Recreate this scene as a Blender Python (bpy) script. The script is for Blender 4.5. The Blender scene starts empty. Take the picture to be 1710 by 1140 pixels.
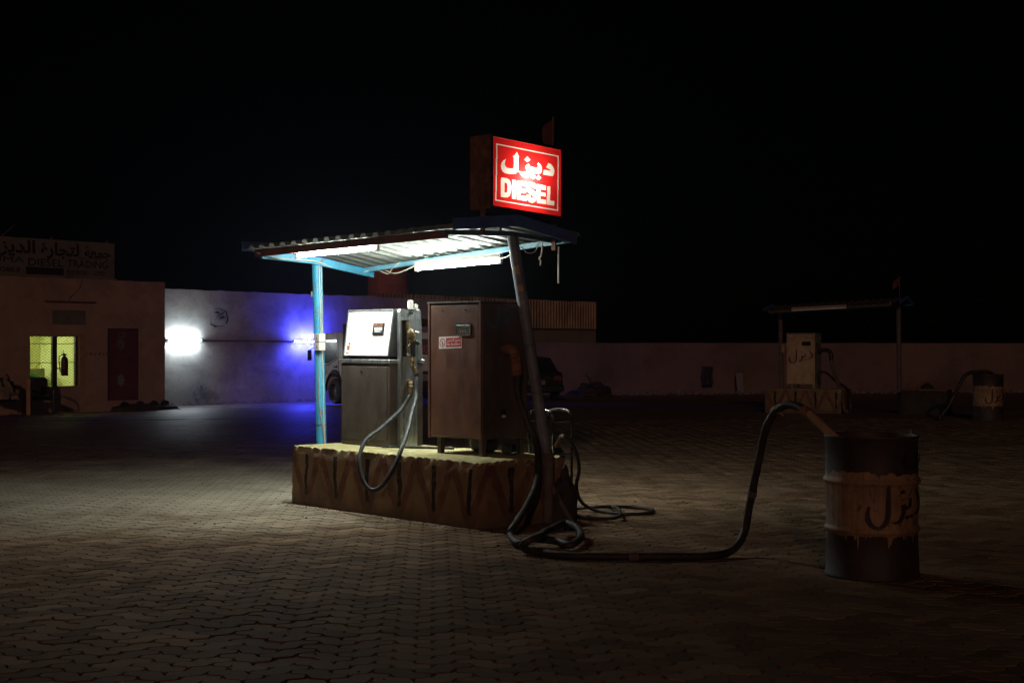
import bpy, math, random
from math import radians, sin, cos, pi
from mathutils import Vector, Matrix, noise
import numpy as np

random.seed(7)
sc = bpy.context.scene
COL = sc.collection

# ------------------------------------------------------------------ camera
CAM_H = 1.47
FPX = 2500.0                      # focal length in pixels of a 1710 px wide frame
cam = bpy.data.cameras.new('camera')
cam.sensor_width = 36.0
cam.lens = FPX / 1710.0 * 36.0
cam.clip_start = 0.1
cam.clip_end = 5000
cam_ob = bpy.data.objects.new('camera', cam)
cam_ob.location = (0, 0, CAM_H)
cam_ob.rotation_euler = (radians(90), 0, 0)
COL.objects.link(cam_ob)
sc.camera = cam_ob

# ------------------------------------------------------------------ night sky
world = bpy.data.worlds.new('World')
sc.world = world
world.use_nodes = True
wn = world.node_tree
sky = wn.nodes.new('ShaderNodeTexSky')
sky.sky_type = 'NISHITA'
sky.sun_disc = False
SUN_EL = radians(14.0)
SUN_AZ = radians(4.0)            # light travels towards +Y, this far to the right
sky.sun_elevation = SUN_EL
sky.sun_rotation = radians(180) + SUN_AZ
wn.links.new(sky.outputs[0], wn.nodes['Background'].inputs[0])
wn.nodes['Background'].inputs[1].default_value = 0.00005

# faint warm light of the street behind the camera
sun = bpy.data.lights.new('street_glow', 'SUN')
sun.energy = 0.23
sun.angle = radians(1.5)
sun.color = (1.0, 0.54, 0.40)
sun_ob = bpy.data.objects.new('street_glow', sun)
d = Vector((sin(SUN_AZ) * cos(SUN_EL), cos(SUN_AZ) * cos(SUN_EL), -sin(SUN_EL)))
sun_ob.rotation_euler = d.to_track_quat('-Z', 'Y').to_euler()
sun_ob.location = (-10, -20, 8)
COL.objects.link(sun_ob)

vs = sc.view_settings
sc.display_settings.display_device = 'sRGB'
vs.view_transform = 'Standard'
vs.look = 'None'
vs.gamma = 1.0
vs.exposure = 0.0
vs.use_curve_mapping = False
sc.cycles.use_denoising = True
sc.cycles.denoising_prefilter = 'ACCURATE'
sc.cycles.use_adaptive_sampling = True
sc.cycles.adaptive_threshold = 0.003
sc.cycles.max_bounces = 8
sc.cycles.diffuse_bounces = 4
sc.cycles.glossy_bounces = 4
sc.cycles.transparent_max_bounces = 12
sc.cycles.sample_clamp_indirect = 6.0

# ------------------------------------------------------------------ geometry helpers
def lerp(a, b, t): return a + (b - a) * t

def sstep(a, b, t):
    t = min(1.0, max(0.0, (t - a) / (b - a)))
    return t * t * (3 - 2 * t)

def G(x, y):
    """height of the yard: level round the pumps, falling gently towards the back"""
    k = 0.012 if x < 0 else 0.006
    return -0.5 * sstep(18, 58, y) + k * max(-14, min(25, x)) * sstep(15, 35, y)

def px(x, y, Y):
    """point at depth Y seen at a pixel of the 1710 x 1140 photograph"""
    return Vector(((x - 855) / FPX * Y, Y, CAM_H - (y - 570) / FPX * Y))

def pxg(x, y):
    """point of the ground seen at a pixel"""
    lo, hi = 3.0, 200.0
    for _ in range(60):
        m = (lo + hi) / 2
        p = px(x, y, m)
        if p.z > G(p.x, p.y): lo = m
        else: hi = m
    return px(x, y, lo)

def pxh(x, y, h):
    """point seen at a pixel that lies h above the level yard"""
    return px(x, y, FPX * (CAM_H - h) / (y - 570))

class Frame:
    def __init__(s, o, deg):
        s.o = Vector(o); s.a = radians(deg); s.m = Matrix.Rotation(s.a, 3, 'Z'); s.i = s.m.inverted()
    def w(s, p): return s.m @ Vector(p) + s.o
    def l(s, p): return s.i @ (Vector(p) - s.o)

W = Frame((0, 0, 0), 0)
ROOTS = {}

def tag(o, label=None, cat=None, group=None, kind=None):
    if label: o['label'] = label
    if cat: o['category'] = cat
    if group: o['group'] = group
    if kind: o['kind'] = kind
    return o

def thing(name, label, cat, base, F=W, group=None):
    o = bpy.data.objects.new(name, None)
    o.empty_display_size = 0.2
    COL.objects.link(o)
    o.location = F.w(base)
    o.rotation_euler = (0, 0, F.a)
    ROOTS[o.name] = (F, Vector(base))
    return tag(o, label, cat, group)

def root_of(p):
    while p.parent: p = p.parent
    return ROOTS[p.name]

class MB:
    def __init__(s):
        s.v = []; s.f = []; s.mi = []; s.cur = 0; s.uv = None
    def add(s, vs_, fs):
        n = len(s.v)
        s.v += [Vector(p) for p in vs_]
        for f in fs:
            s.f.append([i + n for i in f]); s.mi.append(s.cur)
        return s
    def box(s, lo, hi, bev=0.0):
        x0, y0, z0 = lo; x1, y1, z1 = hi
        if bev <= 0:
            return s.add([(x0,y0,z0),(x1,y0,z0),(x1,y1,z0),(x0,y1,z0),(x0,y0,z1),(x1,y0,z1),(x1,y1,z1),(x0,y1,z1)],
                         [(0,3,2,1),(4,5,6,7),(0,1,5,4),(1,2,6,5),(2,3,7,6),(3,0,4,7)])
        b = min(bev, (x1-x0)*.45, (y1-y0)*.45, (z1-z0)*.45)
        rings = []
        for z, k in ((z0, b), (z0 + b, 0), (z1 - b, 0), (z1, b)):
            r = []
            for (cx, cy, sx, sy) in ((x0,y0,1,1),(x1,y0,-1,1),(x1,y1,-1,-1),(x0,y1,1,-1)):
                if (sx, sy) in ((1,1),(-1,-1)):
                    r += [(cx+sx*k, cy+sy*(b+k*0.4), z), (cx+sx*(b+k*0.4), cy+sy*k, z)]
                else:
                    r += [(cx+sx*(b+k*0.4), cy+sy*k, z), (cx+sx*k, cy+sy*(b+k*0.4), z)]
            rings.append(r)
        vv = [p for r in rings for p in r]
        ff = [tuple(range(7, -1, -1)), tuple(range(24, 32))]
        for k in range(3):
            for i in range(8):
                j = (i + 1) % 8
                ff.append((k*8+i, k*8+j, k*8+8+j, k*8+8+i))
        return s.add(vv, ff)
    def bar(s, p0, p1, w, h, up=(0, 0, 1)):
        """rectangular bar from p0 to p1: w across, h along 'up'"""
        p0 = Vector(p0); p1 = Vector(p1); t = (p1 - p0).normalized()
        u = Vector(up); sd = t.cross(u)
        if sd.length < 1e-4: sd = t.cross(Vector((1, 0, 0)))
        sd.normalize(); u = sd.cross(t).normalized()
        a = sd * (w / 2); b = u * (h / 2)
        return s.add([p0-a-b, p0+a-b, p0+a+b, p0-a+b, p1-a-b, p1+a-b, p1+a+b, p1-a+b],
                     [(0,1,2,3),(7,6,5,4),(0,4,5,1),(1,5,6,2),(2,6,7,3),(3,7,4,0)])
    def tube(s, pts, r, n=10, caps=True):
        pts = [Vector(p) for p in pts]
        m = len(pts)
        rr = r if isinstance(r, (list, tuple)) else [r] * m
        t0 = (pts[1] - pts[0]).normalized()
        ref = Vector((0, 0, 1)) if abs(t0.z) < .9 else Vector((1, 0, 0))
        nrm = t0.cross(ref).normalized()
        vv = []
        for i in range(m):
            t = (pts[min(i+1, m-1)] - pts[max(i-1, 0)]).normalized()
            nrm = (nrm - t * nrm.dot(t)).normalized()
            b = t.cross(nrm)
            for k in range(n):
                a = 2 * pi * k / n
                vv.append(pts[i] + (nrm * cos(a) + b * sin(a)) * rr[i])
        ff = []
        for i in range(m - 1):
            for k in range(n):
                j = (k + 1) % n
                ff.append((i*n+k, i*n+j, i*n+n+j, i*n+n+k))
        if caps:
            ff.append(tuple(range(n - 1, -1, -1))); ff.append(tuple(range((m-1)*n, m*n)))
        return s.add(vv, ff)
    def cyl(s, p0, p1, r, n=16): return s.tube([p0, p1], r, n)
    def lathe(s, prof, n=32, c=(0, 0, 0), cap0=True, cap1=True):
        vv = []
        for (r, z) in prof:
            for k in range(n):
                a = 2 * pi * k / n
                vv.append((c[0] + r * cos(a), c[1] + r * sin(a), c[2] + z))
        ff = []; m = len(prof)
        for i in range(m - 1):
            for k in range(n):
                j = (k + 1) % n
                ff.append((i*n+k, i*n+j, i*n+n+j, i*n+n+k))
        if cap0: ff.append(tuple(range(n - 1, -1, -1)))
        if cap1: ff.append(tuple(range((m-1)*n, m*n)))
        return s.add(vv, ff)
    def prism(s, poly, fn, t0, t1):
        """2D polygon extruded: fn(a, b, t) -> 3D"""
        n = len(poly)
        vv = [fn(a, b, t0) for a, b in poly] + [fn(a, b, t1) for a, b in poly]
        ff = [tuple(range(n - 1, -1, -1)), tuple(range(n, 2 * n))]
        for i in range(n):
            j = (i + 1) % n
            ff.append((i, j, n + j, n + i))
        return s.add(vv, ff)
    def build(s, name, mat, parent=None, F=W, base=None, smooth=False, world=False, kind=None, bevel=0, angle=35):
        if parent is not None: fr, bs = root_of(parent)
        else:
            fr = F; bs = Vector(base if base is not None else (0, 0, 0))
        vv = [(fr.l(p) if world else p) - bs for p in s.v]
        me = bpy.data.meshes.new(name)
        me.from_pydata([tuple(p) for p in vv], [], s.f)
        mats = mat if isinstance(mat, (list, tuple)) else [mat]
        for m in mats: me.materials.append(m)
        if len(mats) > 1: me.polygons.foreach_set('material_index', s.mi)
        me.validate()
        import bmesh
        bm = bmesh.new(); bm.from_mesh(me)
        bmesh.ops.recalc_face_normals(bm, faces=bm.faces)
        if bevel:
            bmesh.ops.bevel(bm, geom=[e for e in bm.edges if len(e.link_faces) == 2 and e.calc_face_angle(0) > radians(30)],
                            offset=bevel, segments=2, profile=.6, affect='EDGES', clamp_overlap=True)
        bm.to_mesh(me); bm.free()
        if smooth:
            me.polygons.foreach_set('use_smooth', [True] * len(me.polygons))
            me.set_sharp_from_angle(angle=radians(angle))
        o = bpy.data.objects.new(name, me)
        COL.objects.link(o)
        if parent is not None: o.parent = parent
        else:
            o.location = fr.w(bs); o.rotation_euler = (0, 0, fr.a)
            ROOTS[o.name] = (fr, bs)
        if kind: o['kind'] = kind
        return o

def spline(pts, n=8):
    """Catmull-Rom through the points"""
    P = [Vector(p) for p in pts]
    P = [P[0] * 2 - P[1]] + P + [P[-1] * 2 - P[-2]]
    out = []
    for i in range(1, len(P) - 2):
        a, b, c, d_ = P[i-1], P[i], P[i+1], P[i+2]
        for k in range(n):
            t = k / n
            out.append(0.5 * ((2*b) + (c-a)*t + (2*a-5*b+4*c-d_)*t*t + (3*b-a-3*c+d_)*t*t*t))
    out.append(P[-2])
    return out

# ------------------------------------------------------------------ materials
def nodes(name):
    m = bpy.data.materials.new(name); m.use_nodes = True
    nt = m.node_tree
    return m, nt, nt.nodes['Principled BSDF'], nt.nodes['Material Output']

def ramp(nt, src, stops):
    r = nt.nodes.new('ShaderNodeValToRGB')
    while len(r.color_ramp.elements) < len(stops): r.color_ramp.elements.new(0.5)
    for e, (p, c) in zip(r.color_ramp.elements, stops):
        e.position = p; e.color = (*c, 1) if len(c) == 3 else c
    nt.links.new(src, r.inputs[0])
    return r.outputs[0]

def noise_n(nt, vec, scale, detail=6, rough=.6, dist=0.0):
    n = nt.nodes.new('ShaderNodeTexNoise')
    n.inputs['Scale'].default_value = scale; n.inputs['Detail'].default_value = detail
    n.inputs['Roughness'].default_value = rough; n.inputs['Distortion'].default_value = dist
    if vec is not None: nt.links.new(vec, n.inputs['Vector'])
    return n.outputs['Fac']

def mixc(nt, fac, a, b, mode='MIX'):
    m = nt.nodes.new('ShaderNodeMix'); m.data_type = 'RGBA'; m.blend_type = mode
    for s_, v in ((0, fac), (6, a), (7, b)):
        if hasattr(v, 'links'): nt.links.new(v, m.inputs[s_])
        elif s_ == 0: m.inputs[0].default_value = v
        else: m.inputs[s_].default_value = (*v, 1)
    return m.outputs[2]

def math_n(nt, op, a, b=None, c=None):
    m = nt.nodes.new('ShaderNodeMath'); m.operation = op
    for i, v in enumerate((a, b, c)):
        if v is None: continue
        if hasattr(v, 'links'): nt.links.new(v, m.inputs[i])
        else: m.inputs[i].default_value = v
    return m.outputs[0]

def mat(name, col, rough=.7, metal=0.0, var=.22, scale=5.0, bump=.15, bscale=60.0, dirt=None, dirt_amt=.5, dirt_scale=3.0,
        rvar=.15, spec=.5, stretch=(1, 1, 1), coat=0.0):
    m, nt, bs, out = nodes(name)
    tc = nt.nodes.new('ShaderNodeTexCoord')
    mp = nt.nodes.new('ShaderNodeMapping'); mp.inputs['Scale'].default_value = stretch
    nt.links.new(tc.outputs['Object'], mp.inputs[0])
    v = mp.outputs[0]
    n1 = noise_n(nt, v, scale, 8, .62, .3)
    c0 = tuple(max(0, k * (1 - var)) for k in col); c1 = tuple(min(1, k * (1 + var)) for k in col)
    c = ramp(nt, n1, ((.3, c0), (.7, c1)))
    rsrc = noise_n(nt, v, scale * 2.3, 6, .65)
    if dirt is not None:
        n2 = noise_n(nt, v, dirt_scale, 10, .68, .6)
        f = ramp(nt, n2, ((.62 - .3 * dirt_amt, (0, 0, 0)), (.78 - .2 * dirt_amt, (1, 1, 1))))
        c = mixc(nt, f, c, dirt)
    nt.links.new(c, bs.inputs['Base Color'])
    r = ramp(nt, rsrc, ((.3, (max(.03, rough - rvar),) * 3), (.7, (min(1, rough + rvar),) * 3)))
    nt.links.new(r, bs.inputs['Roughness'])
    bs.inputs['Metallic'].default_value = metal
    bs.inputs['Specular IOR Level'].default_value = spec
    if coat: bs.inputs['Coat Weight'].default_value = coat
    if bump > 0:
        b = nt.nodes.new('ShaderNodeBump'); b.inputs['Strength'].default_value = bump; b.inputs['Distance'].default_value = .01
        nt.links.new(noise_n(nt, v, bscale, 6, .6), b.inputs['Height'])
        nt.links.new(b.outputs[0], bs.inputs['Normal'])
    return m

def emit(name, col, strength):
    m, nt, bs, out = nodes(name)
    nt.nodes.remove(bs)
    e = nt.nodes.new('ShaderNodeEmission')
    e.inputs[0].default_value = (*col, 1); e.inputs[1].default_value = strength
    nt.links.new(e.outputs[0], out.inputs[0])
    return m

def translucent(name, col, gloss=.08):
    m, nt, bs, out = nodes(name)
    nt.nodes.remove(bs)
    t = nt.nodes.new('ShaderNodeBsdfTranslucent'); t.inputs[0].default_value = (*col, 1)
    dfs = nt.nodes.new('ShaderNodeBsdfDiffuse'); dfs.inputs[0].default_value = (*col, 1)
    g = nt.nodes.new('ShaderNodeBsdfGlossy'); g.inputs['Roughness'].default_value = .15
    m1 = nt.nodes.new('ShaderNodeMixShader'); m1.inputs[0].default_value = .35
    nt.links.new(t.outputs[0], m1.inputs[1]); nt.links.new(dfs.outputs[0], m1.inputs[2])
    m2 = nt.nodes.new('ShaderNodeMixShader'); m2.inputs[0].default_value = gloss * .5
    nt.links.new(m1.outputs[0], m2.inputs[1]); nt.links.new(g.outputs[0], m2.inputs[2])
    nt.links.new(m2.outputs[0], out.inputs[0])
    return m

def glass(name, tint=(.9, .95, .92)):
    m, nt, bs, out = nodes(name)
    nt.nodes.remove(bs)
    t = nt.nodes.new('ShaderNodeBsdfTransparent'); t.inputs[0].default_value = (*tint, 1)
    g = nt.nodes.new('ShaderNodeBsdfGlossy'); g.inputs['Roughness'].default_value = .05
    f = nt.nodes.new('ShaderNodeFresnel'); f.inputs[0].default_value = 1.45
    mx = nt.nodes.new('ShaderNodeMixShader')
    nt.links.new(f.outputs[0], mx.inputs[0]); nt.links.new(t.outputs[0], mx.inputs[1]); nt.links.new(g.outputs[0], mx.inputs[2])
    nt.links.new(mx.outputs[0], out.inputs[0])
    return m

M = {}
M['tube'] = emit('tube_glow', (.93, 1.0, .92), 300.0)
M['tube_wall'] = emit('wall_tube_glow', (.80, .92, 1.0), 210.0)
M['tube_blue'] = emit('blue_tube_glow', (.052, .058, 1.0), 1250.0)
M['tube_room'] = emit('room_tube_glow', (1.0, 1.0, .66), 250.0)
M['bulb'] = emit('sign_bulb_glow', (1.0, .93, .72), 340.0)
M['tube_off'] = mat('unlit_tube', (.75, .74, .70), .3, var=.1, bump=0)
M['batten'] = mat('batten_enamel', (.30, .28, .25), .6, var=.12, dirt=(.25, .18, .12), dirt_amt=.3)
M['red_beam'] = mat('red_oxide_steel', (.20, .065, .045), .7, var=.3, dirt=(.06, .03, .02), dirt_amt=.6)
M['blue_paint'] = mat('blue_post_paint', (.045, .33, .52), .5, var=.25, scale=7, dirt=(.16, .09, .05), dirt_amt=.35, dirt_scale=14, bump=.3)
M['blue_dark'] = mat('blue_fascia_paint', (.13, .15, .185), .55, var=.3, scale=4, dirt=(.05, .05, .06), dirt_amt=.5, dirt_scale=5)
M['blue_board'] = mat('blue_gable_paint', (.05, .11, .34), .6, var=.25, scale=4, dirt=(.06, .07, .10), dirt_amt=.45, dirt_scale=5)
M['blue_light'] = mat('light_blue_beam', (.10, .27, .36), .55, var=.18, scale=5, dirt=(.30, .22, .14), dirt_amt=.25, dirt_scale=9)
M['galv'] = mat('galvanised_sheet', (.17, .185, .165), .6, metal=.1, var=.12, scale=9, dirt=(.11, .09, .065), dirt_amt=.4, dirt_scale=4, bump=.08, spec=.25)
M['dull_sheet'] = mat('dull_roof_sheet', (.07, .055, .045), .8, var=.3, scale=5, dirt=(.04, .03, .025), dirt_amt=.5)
M['rust'] = mat('rusty_steel', (.20, .085, .04), .8, var=.4, scale=12, dirt=(.07, .035, .02), dirt_amt=.6, dirt_scale=9, bump=.5)
M['old_steel'] = mat('weathered_steel', (.105, .085, .075), .75, var=.35, scale=9, dirt=(.10, .05, .03), dirt_amt=.35, dirt_scale=12, bump=.4)
M['primer'] = mat('peach_primer', (.42, .26, .15), .7, var=.3, scale=20)
M['cable'] = mat('pale_cable', (.58, .52, .40), .6, var=.15, bump=0)
M['cable_brown'] = mat('brown_cable', (.42, .23, .12), .6, var=.15, bump=0)
M['white_plastic'] = mat('white_plastic', (.66, .64, .58), .45, var=.12, dirt=(.35, .27, .2), dirt_amt=.25)
M['steel'] = mat('brushed_steel', (.44, .47, .48), .36, metal=.85, var=.15, scale=6, bump=.1, bscale=30, stretch=(6, 6, .6), dirt=(.12, .11, .09), dirt_amt=.35, dirt_scale=4)
M['steel_dark'] = mat('grimy_cabinet_steel', (.092, .074, .064), .40, metal=.3, var=.28, scale=5, bump=.12, dirt=(.05, .042, .036), dirt_amt=.5, dirt_scale=4, stretch=(1, 1, .5))
M['steel_side'] = mat('dark_side_steel', (.10, .105, .11), .45, metal=.4, var=.25, dirt=(.04, .036, .03), dirt_amt=.5)  # darker grey steel of the white dispenser's head
M['dial_white'] = mat('white_dial_enamel', (.82, .80, .77), .4, var=.03, scale=3, bump=.02)
M['brown'] = mat('brown_dispenser_paint', (.15, .068, .046), .42, var=.22, scale=4, bump=.14, bscale=25, dirt=(.075, .03, .02), dirt_amt=.55, dirt_scale=3.2, stretch=(1, 1, .55))
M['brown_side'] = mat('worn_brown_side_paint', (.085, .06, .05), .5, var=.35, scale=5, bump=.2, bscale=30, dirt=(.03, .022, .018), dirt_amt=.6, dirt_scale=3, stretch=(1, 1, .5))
M['brown_mark'] = mat('darker_brown_paint', (.115, .05, .034), .45, var=.25, scale=6, dirt=(.075, .03, .02), dirt_amt=.5)
M['cream'] = mat('cream_pump_paint', (.44, .33, .21), .55, var=.2, scale=4, dirt=(.25, .17, .11), dirt_amt=.5, dirt_scale=3)
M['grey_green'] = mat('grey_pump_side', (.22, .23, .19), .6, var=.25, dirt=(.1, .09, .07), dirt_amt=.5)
M['black'] = mat('black_rubber', (.014, .013, .013), .55, var=.3, scale=10, bump=.12, dirt=(.06, .05, .04), dirt_amt=.3, dirt_scale=6)
M['dusty_hose'] = mat('dusty_black_hose', (.020, .018, .017), .62, var=.4, scale=7, bump=.25, bscale=90, dirt=(.07, .055, .042), dirt_amt=.45, dirt_scale=6, spec=.35)
M['hose_grey'] = mat('grey_hose', (.024, .028, .032), .55, var=.2, scale=12, bump=.08, spec=.35, dirt=(.055, .05, .043), dirt_amt=.35, dirt_scale=9)
M['black_plastic'] = mat('black_plastic', (.012, .012, .013), .35, var=.2, bump=.05)
M['brass'] = mat('dirty_brass', (.23, .165, .075), .5, metal=.6, var=.4, scale=14, dirt=(.09, .065, .035), dirt_amt=.6, dirt_scale=14, bump=.35)
M['chrome'] = mat('bright_metal', (.17, .175, .175), .22, metal=1.0, var=.1, bump=0)
M['ink_white'] = mat('white_print', (.82, .82, .80), .5, var=.03, bump=0)
M['ink_red'] = mat('red_print', (.50, .018, .018), .5, var=.06, bump=0)
M['ink_black'] = mat('black_print', (.012, .010, .010), .6, var=.2, bump=0)
M['ink_maroon'] = mat('maroon_print', (.11, .022, .025), .6, var=.2, bump=0)
M['ink_dark'] = mat('dark_brush_paint', (.030, .014, .014), .6, var=.3, scale=20, dirt=(.10, .06, .035), dirt_amt=.25, dirt_scale=22, bump=0)
M['ink_orange'] = mat('orange_print', (.62, .24, .05), .5, var=.2, bump=0)
M['ink_blue'] = mat('blue_spray', (.035, .10, .16), .6, var=.4, bump=0)
M['pink_wall'] = mat('pink_plaster', (.46, .31, .245), .9, var=.16, scale=1.2, bump=.4, bscale=22, dirt=(.34, .22, .18), dirt_amt=.35, dirt_scale=.8)
M['wall_white'] = mat('white_plaster', (.62, .59, .55), .9, var=.16, scale=.9, bump=.7, bscale=6, dirt=(.40, .37, .33), dirt_amt=.45, dirt_scale=.7)
M['wall_far'] = mat('far_wall_plaster', (.170, .118, .092), .95, var=.18, scale=.5, bump=.3, bscale=8, dirt=(.105, .078, .062), dirt_amt=.4, dirt_scale=.3)
M['shed_wall'] = mat('shed_plaster', (.26, .22, .18), .95, var=.15, scale=.5, bump=.2, bscale=8)
M['shed_sheet'] = mat('shed_corrugated', (.34, .24, .15), .45, metal=.3, var=.25, scale=.8, bump=.05, dirt=(.14, .08, .05), dirt_amt=.5, dirt_scale=.6)
M['tank'] = mat('red_tower_paint', (.42, .13, .08), .8, var=.2, scale=1.0, dirt=(.24, .08, .05), dirt_amt=.5, dirt_scale=1.2)
M['door'] = mat('maroon_door', (.155, .045, .05), .6, var=.2, scale=3)
M['frame_tan'] = mat('tan_window_frame', (.42, .30, .16), .6, var=.15)
M['frame_dark'] = mat('dark_window_bar', (.05, .035, .025), .6, var=.2)
M['room'] = mat('room_plaster', (.74, .76, .44), .9, var=.05, scale=2, bump=.1)
M['signboard'] = mat('grimy_signboard', (.20, .185, .155), .8, var=.15, scale=1.4, dirt=(.13, .11, .09), dirt_amt=.4, dirt_scale=1)
M['truck_white'] = mat('truck_white_paint', (.78, .75, .72), .3, var=.08, scale=2, bump=.02, dirt=(.50, .46, .42), dirt_amt=.3, dirt_scale=2, coat=.4)
M['truck_brown'] = mat('brown_canvas', (.11, .055, .04), .85, var=.3, scale=4, bump=.5, bscale=14)
M['tyre'] = mat('tyre_rubber', (.02, .019, .018), .8, var=.3, bump=.3, dirt=(.07, .055, .04), dirt_amt=.35)
M['rim'] = mat('wheel_rim', (.10, .095, .09), .55, metal=.4, var=.25)
M['dark_glass'] = mat('dark_glass', (.012, .014, .016), .06, var=.1, bump=0, rvar=.02)
M['car'] = mat('dark_car_paint', (.02, .02, .023), .25, var=.2, bump=.02, dirt=(.06, .05, .04), dirt_amt=.4, dirt_scale=2)
M['scrap'] = mat('dark_scrap', (.03, .026, .022), .85, var=.5, scale=6, bump=.6, bscale=20)
M['sack'] = mat('sacking', (.20, .16, .12), .9, var=.4, scale=9, bump=.7, bscale=30)
M['wood'] = mat('weathered_wood', (.34, .22, .12), .8, var=.3, scale=8, stretch=(3, 3, .5), bump=.3)
M['stone'] = mat('rubble_stone', (.20, .17, .14), .95, var=.4, scale=6, bump=.6)
M['green_cloth'] = mat('green_cloth', (.06, .32, .18), .85, var=.15)
M['brown_cloth'] = mat('brown_blanket', (.25, .17, .08), .9, var=.4, scale=8)
M['cabinet'] = mat('drab_cabinet', (.20, .19, .09), .6, var=.15)
M['red_tank'] = mat('extinguisher_red', (.06, .008, .008), .4, var=.15)
M['glass'] = glass('window_glass')
M['flag'] = mat('faded_red_flag', (.10, .036, .026), .9, var=.3, scale=6)

def paver_mat(name, far=False):
    m, nt, bs, out = nodes(name)
    geo = nt.nodes.new('ShaderNodeNewGeometry')
    tc = nt.nodes.new('ShaderNodeTexCoord')
    pos = geo.outputs['Position']
    big = noise_n(nt, pos, .45, 6, .6, .4)
    mid = noise_n(nt, pos, 3.0, 8, .65)
    fine = noise_n(nt, pos, 120.0, 5, .7)
    c = ramp(nt, big, ((.28, (.150, .094, .058)), (.52, (.190, .130, .083)), (.75, (.225, .165, .108))))
    c2 = ramp(nt, mid, ((.3, (.86, .84, .82)), (.7, (1.10, 1.08, 1.06))))
    c = mixc(nt, 1.0, c, c2, 'MULTIPLY')
    if not far:
        oi = nt.nodes.new('ShaderNodeObjectInfo')
        isl = geo.outputs['Random Per Island']
        rnd = math_n(nt, 'FRACT', math_n(nt, 'ADD', isl, oi.outputs['Random']))
        c3 = ramp(nt, rnd, ((0, (.62, .58, .55)), (.45, (.95, .92, .90)), (.8, (1.15, 1.12, 1.1)), (1, (1.42, 1.40, 1.38))))
        c = mixc(nt, 1.0, c, c3, 'MULTIPLY')
    c4 = ramp(nt, fine, ((.3, (.72, .72, .72)), (.7, (1.22, 1.22, 1.22))))
    c = mixc(nt, 1.0, c, c4, 'MULTIPLY')
    # lamp light pooled west of the pumps, painted in as paler sandy colour
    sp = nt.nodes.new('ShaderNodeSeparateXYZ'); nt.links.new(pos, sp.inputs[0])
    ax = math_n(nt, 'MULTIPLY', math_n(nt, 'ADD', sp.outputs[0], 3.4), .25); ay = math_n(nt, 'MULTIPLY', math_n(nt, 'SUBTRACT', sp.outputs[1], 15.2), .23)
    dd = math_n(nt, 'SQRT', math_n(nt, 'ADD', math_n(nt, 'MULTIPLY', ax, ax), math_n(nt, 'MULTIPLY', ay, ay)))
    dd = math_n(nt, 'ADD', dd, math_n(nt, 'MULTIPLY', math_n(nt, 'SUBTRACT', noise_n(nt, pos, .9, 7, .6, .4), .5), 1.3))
    light_pool = ramp(nt, dd, ((.40, (.95,) * 3), (1.25, (0, 0, 0))))
    light_pool_c = ramp(nt, mid, ((.3, (.40, .355, .265)), (.7, (.56, .505, .39))))
    c = mixc(nt, light_pool, c, light_pool_c)
    # oil drips and tyre grime
    oil = ramp(nt, noise_n(nt, pos, 1.3, 7, .62, .5), ((.62, (0, 0, 0)), (.78, (.35,) * 3)))
    c = mixc(nt, oil, c, (.045, .034, .026))
    spots_ = ramp(nt, noise_n(nt, pos, 6.0, 5, .6), ((.66, (0, 0, 0)), (.72, (.6,) * 3)))
    c = mixc(nt, spots_, c, (.05, .038, .03))
    nt.links.new(c, bs.inputs['Base Color'])
    pol = nt.nodes.new('ShaderNodeMapRange'); nt.links.new(sp.outputs[1], pol.inputs[0])
    pol.inputs[1].default_value = 13; pol.inputs[2].default_value = 25; pol.inputs[3].default_value = 0; pol.inputs[4].default_value = 1
    nt.links.new(math_n(nt, 'MULTIPLY_ADD', pol.outputs[0], .28, .08), bs.inputs['Specular IOR Level'])
    nt.links.new(math_n(nt, 'MULTIPLY_ADD', pol.outputs[0], -.38, .90), bs.inputs['Roughness'])
    b = nt.nodes.new('ShaderNodeBump'); b.inputs['Strength'].default_value = .5; b.inputs['Distance'].default_value = .004
    nt.links.new(fine, b.inputs['Height'])
    if far:
        # courses of pavers too far off to tell apart
        mp = nt.nodes.new('ShaderNodeMapping'); mp.inputs['Rotation'].default_value = (0, 0, radians(3)); mp.inputs['Scale'].default_value = (3.0, 5.9, 1)
        nt.links.new(pos, mp.inputs[0])
        w = noise_n(nt, mp.outputs[0], 1.0, 2, .5, .2)
        b2 = nt.nodes.new('ShaderNodeBump'); b2.inputs['Strength'].default_value = .6; b2.inputs['Distance'].default_value = .03
        nt.links.new(w, b2.inputs['Height']); nt.links.new(b.outputs[0], b2.inputs['Normal'])
        nt.links.new(b2.outputs[0], bs.inputs['Normal'])
    else:
        nt.links.new(b.outputs[0], bs.inputs['Normal'])
    return m
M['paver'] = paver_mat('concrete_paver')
M['paver_far'] = paver_mat('distant_paving', True)
M['soil'] = mat('joint_sand', (.050, .036, .025), .95, var=.35, scale=3, bump=.5, bscale=40)  # joint colour darkened to stand for shade in the deep joints

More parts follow.
